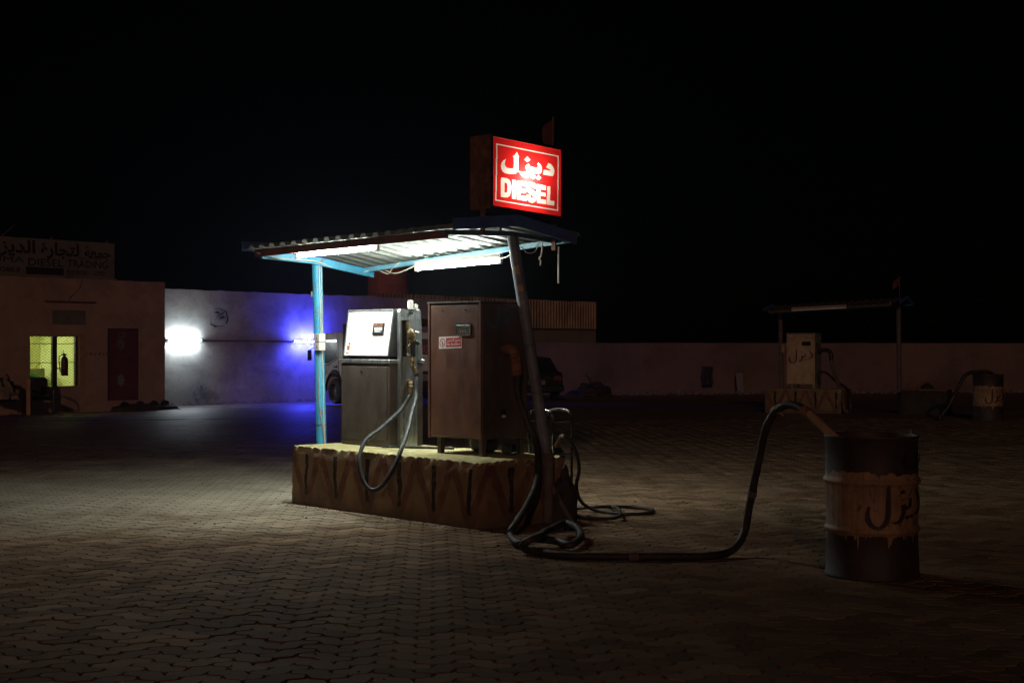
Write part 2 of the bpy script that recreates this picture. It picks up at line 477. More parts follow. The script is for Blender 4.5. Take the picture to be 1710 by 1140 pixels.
def plinth_mat(name, base, period=.43, black_w=.050, red_w=.085, phase=0.0):
    """old cream paint on concrete, red zigzag and black upright stripes brushed on the sides"""
    m, nt, bs, out = nodes(name)
    uvn = nt.nodes.new('ShaderNodeUVMap')
    sep = nt.nodes.new('ShaderNodeSeparateXYZ'); nt.links.new(uvn.outputs[0], sep.inputs[0])
    tc = nt.nodes.new('ShaderNodeTexCoord'); ob = tc.outputs['Object']
    geo = nt.nodes.new('ShaderNodeNewGeometry')
    u, z = sep.outputs[0], sep.outputs[1]
    wob = noise_n(nt, ob, 5, 3, .5)
    ragged = noise_n(nt, ob, 45, 4, .7)
    uw = math_n(nt, 'ADD', u, math_n(nt, 'MULTIPLY', math_n(nt, 'SUBTRACT', wob, .5), .09))
    uw = math_n(nt, 'ADD', uw, math_n(nt, 'MULTIPLY', math_n(nt, 'SUBTRACT', ragged, .5), .022))
    uw = math_n(nt, 'ADD', uw, 10 * period + phase)
    # zigzag: ping-pong wave of u against the height
    pp = math_n(nt, 'PINGPONG', uw, period / 2)
    target = math_n(nt, 'MULTIPLY', z, period / 2 / .50)
    dz = math_n(nt, 'ABSOLUTE', math_n(nt, 'SUBTRACT', pp, target))
    red = math_n(nt, 'LESS_THAN', dz, red_w / 2)
    blk = math_n(nt, 'LESS_THAN', pp, black_w / 2)
    top_gap = math_n(nt, 'LESS_THAN', z, .47)
    bot_gap = math_n(nt, 'GREATER_THAN', z, .10)
    blk = math_n(nt, 'MULTIPLY', math_n(nt, 'MULTIPLY', blk, top_gap), bot_gap)
    n1 = noise_n(nt, ob, 4, 9, .65, .4)
    c = ramp(nt, n1, ((.3, tuple(k * .62 for k in base)), (.52, base), (.75, tuple(min(1, k * 1.25) for k in base))))
    wear = ramp(nt, noise_n(nt, ob, 9, 9, .7), ((.30, (.25,) * 3), (.58, (1,) * 3)))
    redc = mixc(nt, math_n(nt, 'MULTIPLY', math_n(nt, 'MULTIPLY', red, wear), .75), c, (.10, .026, .018))
    c = mixc(nt, math_n(nt, 'MULTIPLY', blk, ramp(nt, noise_n(nt, ob, 14, 8, .7), ((.30, (.45,) * 3), (.5, (1, 1, 1))))), redc, (.016, .014, .013))
    # splash grime towards the foot, with a ragged line of its own
    foot = math_n(nt, 'ADD', z, math_n(nt, 'MULTIPLY', math_n(nt, 'SUBTRACT', noise_n(nt, ob, 3, 8, .7), .5), .35))
    ff = ramp(nt, foot, ((.02, (1, 1, 1)), (.16, (0, 0, 0))))
    c = mixc(nt, math_n(nt, 'MULTIPLY', ff, .65), c, (.085, .062, .045))
    # bare concrete on the top
    sn = nt.nodes.new('ShaderNodeSeparateXYZ'); nt.links.new(geo.outputs['True Normal'], sn.inputs[0])
    topm = ramp(nt, sn.outputs[2], ((.35, (0, 0, 0)), (.7, (1, 1, 1))))
    conc = ramp(nt, noise_n(nt, ob, 7, 9, .65), ((.3, (.34, .30, .13)), (.7, (.58, .52, .25))))
    c = mixc(nt, topm, c, conc)
    nt.links.new(c, bs.inputs['Base Color'])
    bs.inputs['Roughness'].default_value = .9
    b = nt.nodes.new('ShaderNodeBump'); b.inputs['Strength'].default_value = .6; b.inputs['Distance'].default_value = .006
    nt.links.new(noise_n(nt, ob, 60, 7, .7), b.inputs['Height']); nt.links.new(b.outputs[0], bs.inputs['Normal'])
    return m
M['plinth'] = plinth_mat('painted_concrete', (.225, .150, .085), period=.45, phase=.088)
M['plinth2'] = plinth_mat('painted_concrete_far', (.20, .14, .08), period=.46, phase=.12)

def barrel_mat():
    """black drum with a band of cream paint that ran down in drips"""
    m, nt, bs, out = nodes('drum_paint')
    tc = nt.nodes.new('ShaderNodeTexCoord'); ob = tc.outputs['Object']
    sep = nt.nodes.new('ShaderNodeSeparateXYZ'); nt.links.new(ob, sep.inputs[0])
    z = sep.outputs[2]
    edge = noise_n(nt, ob, 7, 6, .7)
    zt = math_n(nt, 'ADD', z, math_n(nt, 'MULTIPLY', math_n(nt, 'SUBTRACT', edge, .5), .16))
    upper = math_n(nt, 'LESS_THAN', zt, .655)
    mp = nt.nodes.new('ShaderNodeMapping'); mp.inputs['Scale'].default_value = (26, 26, .4); nt.links.new(ob, mp.inputs[0])
    drip = ramp(nt, noise_n(nt, mp.outputs[0], 1.0, 2, .5), ((.57, (0, 0, 0)), (.78, (1, 1, 1))))
    zl = math_n(nt, 'ADD', z, math_n(nt, 'MULTIPLY', drip, .13))
    zl = math_n(nt, 'ADD', zl, math_n(nt, 'MULTIPLY', math_n(nt, 'SUBTRACT', noise_n(nt, ob, 12, 4, .6), .5), .05))
    lower = math_n(nt, 'GREATER_THAN', zl, .275)
    band = math_n(nt, 'MULTIPLY', upper, lower)
    cream = ramp(nt, noise_n(nt, ob, 5, 9, .68, .4), ((.3, (.20, .12, .058)), (.7, (.41, .26, .135))))
    dark = ramp(nt, noise_n(nt, ob, 6, 8, .65), ((.3, (.018, .013, .011)), (.7, (.045, .027, .020))))
    flake = ramp(nt, noise_n(nt, ob, 16, 9, .72, .5), ((.56, (1, 1, 1)), (.64, (.25,) * 3)))
    scuff = ramp(nt, noise_n(nt, mp.outputs[0], 2.2, 6, .7), ((.35, (.6,) * 3), (.6, (1, 1, 1))))
    c = mixc(nt, math_n(nt, 'MULTIPLY', band, math_n(nt, 'MULTIPLY', flake, scuff)), dark, cream)
    nt.links.new(c, bs.inputs['Base Color'])
    bs.inputs['Roughness'].default_value = .62
    b = nt.nodes.new('ShaderNodeBump'); b.inputs['Strength'].default_value = .25; b.inputs['Distance'].default_value = .01
    nt.links.new(noise_n(nt, ob, 18, 6, .6), b.inputs['Height']); nt.links.new(b.outputs[0], bs.inputs['Normal'])
    return m
M['barrel'] = barrel_mat()

def yard_wall_mat():
    """patchy old plaster, with blown plaster and mould along the foot"""
    m, nt, bs, out = nodes('yard_wall_plaster')
    tc = nt.nodes.new('ShaderNodeTexCoord'); ob = tc.outputs['Object']
    sep = nt.nodes.new('ShaderNodeSeparateXYZ'); nt.links.new(ob, sep.inputs[0])
    x, z = sep.outputs[0], sep.outputs[2]
    c = ramp(nt, noise_n(nt, ob, .8, 9, .65, .8), ((.28, (.26, .245, .225)), (.5, (.42, .40, .37)), (.72, (.54, .52, .48))))
    c = mixc(nt, ramp(nt, noise_n(nt, ob, 3.0, 9, .7, 1.2), ((.52, (0, 0, 0)), (.68, (.55,) * 3))), c, (.27, .25, .23))
    n5 = noise_n(nt, ob, 5.5, 9, .72, .6)
    zz = math_n(nt, 'ADD', z, math_n(nt, 'MULTIPLY', math_n(nt, 'SUBTRACT', n5, .5), 1.0))
    low = ramp(nt, math_n(nt, 'ADD', zz, .62), ((.10, (1, 1, 1)), (.16, (0, 0, 0))))
    # blown patch near the office corner
    dx = math_n(nt, 'MULTIPLY', math_n(nt, 'SUBTRACT', x, 5.5), .95); dz = math_n(nt, 'MULTIPLY', math_n(nt, 'ADD', z, .22), 1.7)
    rr = math_n(nt, 'SQRT', math_n(nt, 'ADD', math_n(nt, 'MULTIPLY', dx, dx), math_n(nt, 'MULTIPLY', dz, dz)))
    rr = math_n(nt, 'ADD', rr, math_n(nt, 'MULTIPLY', math_n(nt, 'SUBTRACT', n5, .5), 2.4))
    blot = ramp(nt, rr, ((.30, (1, 1, 1)), (.40, (0, 0, 0))))
    grime = math_n(nt, 'MAXIMUM', low, blot)
    c = mixc(nt, math_n(nt, 'MULTIPLY', grime, .85), c, (.075, .068, .058))
    # bare band under a ragged line
    band = ramp(nt, math_n(nt, 'ADD', zz, .35), ((.28, (.5,) * 3), (.33, (0, 0, 0))))
    c = mixc(nt, band, c, (.36, .34, .31))
    nt.links.new(c, bs.inputs['Base Color']); bs.inputs['Roughness'].default_value = .95
    b = nt.nodes.new('ShaderNodeBump'); b.inputs['Strength'].default_value = .45; b.inputs['Distance'].default_value = .04
    nt.links.new(noise_n(nt, ob, 1.7, 7, .50, .3), b.inputs['Height']); nt.links.new(b.outputs[0], bs.inputs['Normal'])
    return m
M['wall_white'] = yard_wall_mat()

# ------------------------------------------------------------------ lettering
def text_mesh(body, offset=0.0):
    c = bpy.data.curves.new('t', 'FONT'); c.body = body; c.size = 1; c.offset = offset; c.resolution_u = 3
    o = bpy.data.objects.new('t', c); COL.objects.link(o)
    bpy.context.view_layer.update()
    dg = bpy.context.evaluated_depsgraph_get()
    me = bpy.data.meshes.new_from_object(o.evaluated_get(dg))
    V = [tuple(v.co) for v in me.vertices]; Fc = [tuple(p.vertices) for p in me.polygons]
    bpy.data.objects.remove(o); bpy.data.curves.remove(c); bpy.data.meshes.remove(me)
    x0 = min(v[0] for v in V); x1 = max(v[0] for v in V); y0 = min(v[1] for v in V); y1 = max(v[1] for v in V)
    return [((v[0]-x0)/(x1-x0), (v[1]-y0)/(y1-y0)) for v in V], Fc

def lettering(body, fn, name, mat_, parent, offset=0.0):
    """text stretched over the unit square, fn(s, t) -> 3D"""
    V, Fc = text_mesh(body, offset)
    mb = MB(); mb.add([fn(a, b) for a, b in V], Fc)
    return mb.build(name, mat_, parent)

def stroke(mb, pts, w, fn, n=6, taper=True):
    """brush stroke along 2D points, mapped by fn(a, b) -> 3D"""
    sp = spline([(p[0], p[1], 0) for p in pts], n)
    L = []; m = len(sp)
    for i, p in enumerate(sp):
        t = (sp[min(i+1, m-1)] - sp[max(i-1, 0)]).normalized()
        k = 1.0
        if taper:
            e = min(i, m - 1 - i) / max(1, m - 1)
            k = .55 + .45 * min(1, e * 5)
        nrm = Vector((-t.y, t.x, 0)) * (w / 2 * k)
        L.append((p + nrm, p - nrm))
    vv = []
    for a, b in L: vv += [fn(a.x, a.y), fn(b.x, b.y)]
    mb.add(vv, [(2*i, 2*i+1, 2*i+3, 2*i+2) for i in range(m - 1)])

def dot2(mb, c, r, fn):
    n = 8
    mb.add([fn(c[0] + r * cos(2*pi*k/n), c[1] + r * sin(2*pi*k/n)) for k in range(n)], [tuple(range(n))])

def diesel_scrawl(fn, w, name, mat_, parent, skip_dal=False):
    """the word for diesel in Arabic, brushed by hand; unit box 0..1"""
    mb = MB()
    stroke(mb, [(.33, .98), (.325, .6), (.31, .22), (.22, .02), (.10, .06), (.04, .25), (.06, .48)], w, fn)
    stroke(mb, [(.70, .66), (.68, .48), (.60, .44), (.56, .50), (.56, .34), (.50, .16), (.40, .12)], w, fn)
    dot2(mb, (.55, .80), w * .62, fn)
    dot2(mb, (.63, .24), w * .55, fn); dot2(mb, (.72, .26), w * .55, fn)
    if not skip_dal:
        stroke(mb, [(.84, .86), (.97, .58), (.93, .36), (.80, .30)], w, fn)
    return mb.build(name, mat_, parent)

# ================================================================== THE YARD
def yard_sheet(name, x0, x1, y0, y1, nx, ny, dz, m, kind='structure'):
    mb = MB()
    vv = []; ff = []
    for j in range(ny + 1):
        y = y0 + (y1 - y0) * j / ny
        for i in range(nx + 1):
            x = x0 + (x1 - x0) * i / nx
            vv.append((x, y, G(x, y) + dz))
    for j in range(ny):
        for i in range(nx):
            a = j * (nx + 1) + i
            ff.append((a, a + 1, a + nx + 2, a + nx + 1))
    mb.add(vv, ff)
    o = mb.build(name, m, None, smooth=True)
    if kind: o['kind'] = kind
    return o

ground = yard_sheet('ground', -1800, 1800, -400, 3000, 2, 2, 0, M['soil'])
# the big sheet lies under the yard: rebuild it with the yard's own relief
gm = MB()
xs = [-1800, -300, -80] + list(range(-40, -12, 2)) + list(range(-12, 13)) + list(range(14, 41, 2)) + [80, 300, 1800]
ys = [-400, -60, -10] + list(range(0, 30)) + list(range(30, 81, 2)) + [120, 400, 3000]
gv = [(x, y, G(x, y) - lerp(.010, lerp(.0022, .0075, sstep(-2.5, 1.5, x)), sstep(8, 12.5, y))) for y in ys for x in xs]
gf = []
for j in range(len(ys) - 1):
    for i in range(len(xs) - 1):
        a = j * len(xs) + i
        gf.append((a, a + 1, a + len(xs) + 1, a + len(xs)))
old = ground.data
ground.data = bpy.data.meshes.new('ground')
ground.data.from_pydata(gv, [], gf); ground.data.materials.append(M['soil'])
ground.data.polygons.foreach_set('use_smooth', [True] * len(gf))
bpy.data.meshes.remove(old)

PAV_END = 30.0
pav = yard_sheet('pavement', -34, 34, PAV_END - .1, 60, 34, 30, -.002, M['paver_far'])

PW = 0.13
PANG = radians(48.0)
def tri(t):
    t = t % 1.0
    return 4*t if t < .25 else (2 - 4*t if t < .75 else 4*t - 4)

def paver_outline(w, h, g, amp=.125):
    pts = []
    def edge(a, b, n):
        out = [a]
        for k in range(n):
            for q in (.25, .75):
                t = (k + q) / n
                out.append((a[0] + (b[0]-a[0]) * t, a[1] + (b[1]-a[1]) * t))
        return out
    raw = edge((0,0),(w,0),w) + edge((w,0),(w,h),h) + edge((w,h),(0,h),w) + edge((0,h),(0,0),h)
    cx, cy = w / 2, h / 2
    for (x, y) in raw:
        dx, dy = amp * tri(y), amp * tri(x)
        onx = abs(x) < 1e-6 or abs(x - w) < 1e-6
        ony = abs(y) < 1e-6 or abs(y - h) < 1e-6
        X = x + (dx if onx and not ony else 0); Y = y + (dy if ony and not onx else 0)
        X += g * (1 if x < 1e-6 else (-1 if x > w - 1e-6 else 0))
        Y += g * (1 if y < 1e-6 else (-1 if y > h - 1e-6 else 0))
        pts.append((X - cx, Y - cy))
    return pts

ca, sa = cos(PANG), sin(PANG)
def paver_template(w, h):
    top = paver_outline(w, h, .058); low = paver_outline(w, h, .032)
    V = []
    for (x, y) in top: V.append(((x*ca - y*sa) * PW, (x*sa + y*ca) * PW, 0.0))
    for (x, y) in low: V.append(((x*ca - y*sa) * PW, (x*sa + y*ca) * PW, -.012))
    n = len(top)
    Fc = [tuple(range(n))] + [(n+i, n+(i+1) % n, (i+1) % n, i) for i in range(n)]
    return V, Fc
PT = {'h': paver_template(2, 1), 'v': paver_template(1, 2)}
PMESH = {}
for k, (V, Fc) in PT.items():
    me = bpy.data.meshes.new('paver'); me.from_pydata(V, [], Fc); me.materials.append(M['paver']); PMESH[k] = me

# where the plinth of the lit pump stands no paver is needed
S = Frame((-.27, 11.70, 0), -47.55)
spots = []
R = int(36 / PW)
for i in range(-R, R):
    for j in range(-R, R):
        dd = (i - j) % 4
        if dd == 0: cx, cy, k = i + 1, j + .5, 'h'
        elif dd == 3: cx, cy, k = i + .5, j + 1, 'v'
        else: continue
        X = (cx*ca - cy*sa) * PW; Y = (cx*sa + cy*ca) * PW
        if Y < 5.2 or Y > PAV_END: continue
        if abs(X) > .342 * Y + 2.2: continue
        l = S.l((X, Y, 0))
        if -2.45 < l.x < -.12 and .12 < l.y < .85: continue
        spots.append((Y, X, k))
spots.sort()
inview = [q for q in spots if q[0] > 6.36 and abs(q[1]) < .342 * q[0] + .05]
single = set(inview[:300])
rest = [q for q in spots if q not in single]
for n_, (Y, X, k) in enumerate(inview[:300]):
    o = bpy.data.objects.new('paver', PMESH[k]); COL.objects.link(o)
    o.location = (X, Y, G(X, Y) + random.uniform(-.002, .002) - (.004 if random.random() < .06 else 0))
    o.rotation_euler = (random.uniform(-.012, .012), random.uniform(-.012, .012), random.uniform(-.012, .012))
    o.parent = pav
# all others: real pieces joined into one part
rng = np.random.default_rng(3)
vparts = []; loops = []; sizes = []; base = 0
for k in ('h', 'v'):
    V, Fc = PT[k]; V = np.array(V)
    P = [(X, Y) for (Y, X, kk) in rest if kk == k]
    P = np.array(P); n = len(P)
    zs = np.array([G(x, y) for x, y in P]) + rng.uniform(-.0014, .0016, n)
    tx = rng.uniform(-.009, .009, (n, 1)); ty = rng.uniform(-.009, .009, (n, 1))
    A = np.zeros((n, len(V), 3))
    A[:, :, 0] = V[None, :, 0] + P[:, 0:1]
    A[:, :, 1] = V[None, :, 1] + P[:, 1:2]
    A[:, :, 2] = V[None, :, 2] + zs[:, None] + V[None, :, 0] * tx + V[None, :, 1] * ty
    vparts.append(A.reshape(-1, 3))
    fl = np.concatenate([np.array(f) for f in Fc]); fs = np.array([len(f) for f in Fc])
    L = fl[None, :] + (np.arange(n) * len(V))[:, None] + base
    loops.append(L.reshape(-1)); sizes.append(np.tile(fs, n))
    base += n * len(V)
VV = np.concatenate(vparts).astype(np.float32); LL = np.concatenate(loops).astype(np.int32); SS = np.concatenate(sizes).astype(np.int32)
me = bpy.data.meshes.new('distant_pavers')
me.vertices.add(len(VV)); me.vertices.foreach_set('co', VV.ravel())
me.loops.add(len(LL)); me.loops.foreach_set('vertex_index', LL)
me.polygons.add(len(SS))
st = np.concatenate([[0], np.cumsum(SS)[:-1]]).astype(np.int32)
me.polygons.foreach_set('loop_start', st)
me.update(calc_edges=True); me.validate()
me.polygons.foreach_set('use_smooth', [False] * len(me.polygons))
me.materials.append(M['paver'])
o = bpy.data.objects.new('pavers_beyond', me); COL.objects.link(o); o.parent = pav; o['kind'] = 'stuff'

# ================================================================== SHARED BUILDERS
def rough_block(name, L, D, H, F, base, m, label, cat, seed, step=.03, chip=.036, group=None):
    """cast concrete plinth with chipped arrises; local x -L..0, y 0..D"""
    def axis(a, b):
        n = max(2, int(round((b - a) / step)))
        return [a + (b - a) * i / n for i in range(n + 1)]
    X = axis(-L, 0); Y = axis(0, D); Z = axis(-.03, H)
    idx = {}; vv = []; ff = []; uv = []
    def vid(x, y, z):
        k = (round(x, 4), round(y, 4), round(z, 4))
        if k not in idx: idx[k] = len(vv); vv.append(k)
        return idx[k]
    def quad(a, b, c, d_, uvs): ff.append((vid(*a), vid(*b), vid(*c), vid(*d_))); uv.extend(uvs)
    for i in range(len(X) - 1):
        for k in range(len(Z) - 1):
            x0, x1, z0, z1 = X[i], X[i+1], Z[k], Z[k+1]
            quad((x0,0,z0),(x1,0,z0),(x1,0,z1),(x0,0,z1), [(x0,z0),(x1,z0),(x1,z1),(x0,z1)])
            quad((x1,D,z0),(x0,D,z0),(x0,D,z1),(x1,D,z1), [(x1,z0),(x0,z0),(x0,z1),(x1,z1)])
    for i in range(len(Y) - 1):
        for k in range(len(Z) - 1):
            y0, y1, z0, z1 = Y[i], Y[i+1], Z[k], Z[k+1]
            quad((0,y0,z0),(0,y1,z0),(0,y1,z1),(0,y0,z1), [(y0,z0),(y1,z0),(y1,z1),(y0,z1)])
            quad((-L,y1,z0),(-L,y0,z0),(-L,y0,z1),(-L,y1,z1), [(y1,z0),(y0,z0),(y0,z1),(y1,z1)])
    for i in range(len(X) - 1):
        for k in range(len(Y) - 1):
            x0, x1, y0, y1 = X[i], X[i+1], Y[k], Y[k+1]
            quad((x0,y0,H),(x1,y0,H),(x1,y1,H),(x0,y1,H), [(x0,H)] * 4)
    out = []
    for (x, y, z) in vv:
        p = Vector((x, y, z)); q = p + Vector((seed, seed * 2, 0))
        dxe = min(x + L, -x); dye = min(y, D - y); side = min(dxe, dye); tope = H - z
        n1 = noise.noise(q * 6); n2 = noise.noise(q * 19); n3 = noise.noise(q * 2.2)
        off = Vector((0, 0, 0))
        k = .006 * n2 + .009 * n1
        nx = (1 if x > -1e-4 else (-1 if x < -L + 1e-4 else 0)); ny = (1 if y > D - 1e-4 else (-1 if y < 1e-4 else 0))
        off += Vector((nx, ny, 0)) * k
        near = max(0, 1 - tope / .09) * max(0, 1 - side / .09)
        n4 = noise.noise(q * 45); c = chip * near * max(.10, .40 + .8 * n3 + .35 * n1 + .8 * n2 + 1.0 * n4)
        off += Vector((-nx, -ny, 0)) * c * .7
        off.z -= c * .75
        if dxe < .08 and dye < .08:                       # upright corners are worn round
            e = (1 - dxe / .08) * (1 - dye / .08) * .010
            off += Vector((-1 if x > -L / 2 else 1, -1 if y > D / 2 else 1, 0)) * e
        if tope < 1e-4 and side > .05: off.z += .006 * n1 + .004 * n2
        out.append(tuple(p + off - Vector(base)))
    me = bpy.data.meshes.new(name); me.from_pydata(out, [], ff)
    ul = me.uv_layers.new(name='UVMap')
    for i, c in enumerate(uv): ul.data[i].uv = c
    me.materials.append(m)
    me.polygons.foreach_set('use_smooth', [True] * len(ff)); me.set_sharp_from_angle(angle=radians(40))
    o = bpy.data.objects.new(name, me); COL.objects.link(o)
    o.location = F.w(base); o.rotation_euler = (0, 0, F.a)
    return tag(o, label, cat, group)


def canopy(F, x0, x1, zL, zR, yF, yR, yB, label, post_tops, post_feet, group, lit, foot_braces=True, base=None, overhang=.0):
    """light steel shelter: corrugated sheet over beams on two pipe posts.
    zL / zR: underside heights (front, ridge, back) at the left and right end"""
    b = base or ((x0 + x1) / 2, yR, 0)
    t = thing('pump_canopy', label, 'canopy', b, F, group)
    def zr(x, y):
        k = (x - x0) / (x1 - x0)
        f, r, bk = (lerp(zL[i], zR[i], k) for i in range(3))
        if y <= yR: return lerp(f, r, (y - yF) / (yR - yF))
        return lerp(r, bk, (y - yR) / (yB - yR))
    # corrugated sheets, one part each
    pitch = .165; nsheet = max(2, int(round((x1 - x0) / (pitch * 5))))
    nrib = int(round((x1 - x0) / pitch)); pitch = (x1 - x0) / nrib
    prof = [(0, 0), (.42, 0), (.56, .034), (.86, .034), (1.0, 0)]
    per = nrib / nsheet
    for s_ in range(nsheet):
        r0 = int(round(s_ * per)); r1 = int(round((s_ + 1) * per))
        xs_ = []
        for r in range(r0, r1):
            for (a, h) in prof[:-1]: xs_.append((x0 + (r + a) * pitch, h))
        xs_.append((x0 + r1 * pitch, 0))
        ys_ = [yF - random.uniform(.0, .03), lerp(yF, yR, .5), yR, lerp(yR, yB, .5), yB + random.uniform(0, .03)]
        lift = .002 * (s_ % 2)
        mb = MB(); vv = []; ff = []
        n = len(xs_); m_ = len(ys_)
        for lay in (0, .0025):
            for y in ys_:
                for (x, h) in xs_:
                    sag = .006 * noise.noise(Vector((x * 3, y * 3, s_)))
                    vv.append((x, y, zr(x, max(yF, min(yB, y))) + h + lay + lift + sag))
        for j in range(m_ - 1):
            for i in range(n - 1):
                a = j * n + i
                ff.append((a, a + 1, a + n + 1, a + n)); o_ = n * m_
                ff.append((o_ + a, o_ + a + n, o_ + a + n + 1, o_ + a + 1))
        o_ = n * m_
        for i in range(n - 1):
            ff.append((i, o_ + i, o_ + i + 1, i + 1))
            a = (m_ - 1) * n + i
            ff.append((a, a + 1, o_ + a + 1, o_ + a))
        for j in range(m_ - 1):
            a = j * n; ff.append((a, a + n, o_ + a + n, o_ + a))
            a = j * n + n - 1; ff.append((a, o_ + a, o_ + a + n, a + n))
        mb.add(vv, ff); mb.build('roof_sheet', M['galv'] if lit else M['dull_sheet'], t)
    # front beam (angle iron), back beam, end beams
    xb = x1 - .2
    yf = yF + .06; yb = yB - .04
    hb = .066
    def beam(p, q, h, w, m_, nm):
        mb = MB(); mb.bar(p, q, w, h); return mb.build(nm, m_, t)
    beam((x0 + .06, yf, zr(x0 + .06, yf) - hb/2 - .004), (xb, yf, zr(xb, yf) - hb/2 - .004), hb, .035, M['red_beam'] if lit else M['dull_sheet'], 'front_beam')
    beam((x0 + .1, yb, zr(x0 + .1, yb) - .028), (x1 - .03, yb, zr(x1 - .03, yb) - .028), .044, .035, M['blue_light'], 'back_beam')
    xe = x0 + .12
    beam((xe, yf + .02, zr(xe, yf) - .052), (xe, yR, zr(xe, yR) - .055 - .03), .07, .04, M['blue_paint'], 'end_beam')
    beam((xe, yR, zr(xe, yR) - .085), (xe, yB + .03, zr(xe, yB) - .06), .07, .04, M['blue_paint'], 'end_beam')
    xc = x1 - .22
    ztop = post_tops[1][2]
    beam((xc, yf - .02, ztop + .005), (xc, post_tops[1][1], ztop + .028), .042, .05, M['blue_dark'], 'cross_beam')
    beam((xc, post_tops[1][1], ztop + .028), (xc, yb, ztop - .01), .042, .05, M['blue_dark'], 'cross_beam')
    # gable boards at both ends
    for xx, nm in ((x1 + .012, 'gable_board'), (x0 - .012, 'gable_board')):
        for (ya, yb2) in ((yF - .05, yR), (yR, yB - .03)):
            za = zr(xx, max(yF, ya)); zb = zr(xx, min(yB, yb2))
            mb = MB(); mb.bar((xx, ya, za + .028), (xx, yb2, zb + (.028 if yb2 == yR else -.025)), .012, .092)
            mb.build(nm, M['blue_board'], t)
    mb = MB(); mb.bar((x0 + .2, yR, zr(x0 + .2, yR) - .02), (xb, yR, zr(xb, yR) - .02), .03, .03)
    mb.build('ridge_purlin', M['galv'], t)
    # posts
    for (tp, ft) in zip(post_tops, post_feet):
        if not hasattr(ft[0], "__len__"):
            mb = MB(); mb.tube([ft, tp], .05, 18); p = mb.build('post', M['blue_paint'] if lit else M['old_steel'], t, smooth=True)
            continue
        stub0, stub1, join = ft[0], ft[1], ft[2]
        mb = MB(); mb.tube([join, tp], .047, 18); p = mb.build('post', M['blue_dark'], t, smooth=True)
        mb = MB(); mb.tube([Vector(join) - (Vector(tp) - Vector(join)).normalized() * .004, Vector(join) + (Vector(tp) - Vector(join)).normalized() * .05], .053, 18)
        mb.build('collar', M['old_steel'], p, smooth=True)
        tt = (Vector(tp) - Vector(join)).normalized(); e1 = tt.cross(Vector((0, 1, 0))).normalized(); e2 = tt.cross(e1)
        for k_, h_, a0, a1 in ((.83, .07, 1.7, 2.6), (.755, .05, 1.9, 2.9), (.70, .02, 2.2, 2.6)):       # flakes of bare primer
            q = Vector(join).lerp(Vector(tp), k_); vv = []; nn = 9
            for i in range(nn):
                an = lerp(a0, a1, i / (nn - 1)); rr = (e1 * cos(an) + e2 * sin(an)) * .0485
                j0 = .012 * noise.noise(Vector((i * .9, k_ * 9, 0))); j1 = .018 * noise.noise(Vector((i * .8, k_ * 9, 4)))
                vv += [q + rr + tt * j0, q + rr + tt * (h_ + j1)]
            mb = MB(); mb.add(vv, [(2*i, 2*i+2, 2*i+3, 2*i+1) for i in range(nn - 1)]); mb.build('primer_flake', M['primer'], p, smooth=True)
        mb = MB(); mb.tube([stub0, stub1], .046, 16); q = mb.build('post_stub', M['old_steel'], t, smooth=True)
        for d_ in ((-.22, -.06), (.19, .10)):
            a = Vector(stub0).lerp(Vector(stub1), .62); e = Vector((stub0[0] + d_[0], stub0[1] + d_[1], stub0[2]))
            mb = MB(); mb.bar(a, e, .035, .035); mb.build('foot_brace', M['old_steel'], t)
    return t, zr

def tube_light(F, p0, p1, name, label, group, mt, r=.019, side=(0, 0, 1), batten=True):
    """fluorescent batten: tube, two holders, channel behind it"""
    p0 = Vector(p0); p1 = Vector(p1); d_ = (p1 - p0).normalized(); up = Vector(side)
    t = thing(name, label, 'lamp', tuple((p0 + p1) / 2), F, group)
    if batten:
        mb = MB(); mb.bar(p0 + up * .046 - d_ * .02, p1 + up * .046 + d_ * .02, .036, .034, up); mb.build('batten', M['batten'], t)
    for p, s_ in ((p0, -1), (p1, 1)):
        mb = MB(); mb.bar(p + d_ * s_ * .0 - up * .03, p + up * .05, .024, .045, d_); mb.build('tube_holder', M['batten'], t)
    mb = MB(); mb.tube([p0 + d_ * .013, p1 - d_ * .013], r, 14); mb.build('tube', mt, t, smooth=True)
    return t

def hose(pts, r, name, m, parent, n=10, k=9, world=True):
    sp = spline(pts, k)
    sp = [p + Vector((noise.noise(p * 4.1), noise.noise(p * 4.1 + Vector((7, 0, 0))), 0)) * r * .45 for p in sp]
    rr = [r * (1 + .05 * noise.noise(p * 9)) for p in sp]
    mb = MB(); mb.tube(sp, rr, n)
    return mb.build(name, m, parent, smooth=True, world=world, angle=60)

# ================================================================== THE LIT PUMP ISLAND
HP = .53
plinth = rough_block('pump_plinth', 2.58, .97, HP, S, (-1.29, .485, 0), M['plinth'],
                     'chipped concrete plinth with red zigzags and black stripes under the two pumps', 'plinth', 3.1)
KS = 1.038                                    # the shelter stands this much farther off, centred over the pumps
KC = S.l(Vector((0, 0, CAM_H)) + (S.o - Vector((0, 0, CAM_H))) * KS)
def K(p): return Vector(p) * KS + KC
def kx(x): return x * KS + KC.x
def ky(y): return y * KS + KC.y
def kz(z): return z * KS + KC.z
LFOOT = K((-2.655, .405, 0)); LFOOT.z = 0
LTOP = K((-2.70, .375, 2.215)); RTOP = K((-.03, .40, 2.305))
can, zroof = canopy(S, kx(-2.755), kx(.165), tuple(kz(z) for z in (2.298, 2.300, 2.165)), tuple(kz(z) for z in (2.330, 2.392, 2.325)), ky(-.35), ky(.27), ky(.95),
       'corrugated shelter with lit tubes and blue posts over the two pumps',
       [tuple(LTOP), tuple(RTOP)], [tuple(LFOOT), ((.035, .735, 0), (.035, .735, .56), (.03, .74, .47))],
       'pump shelters in the yard', True)

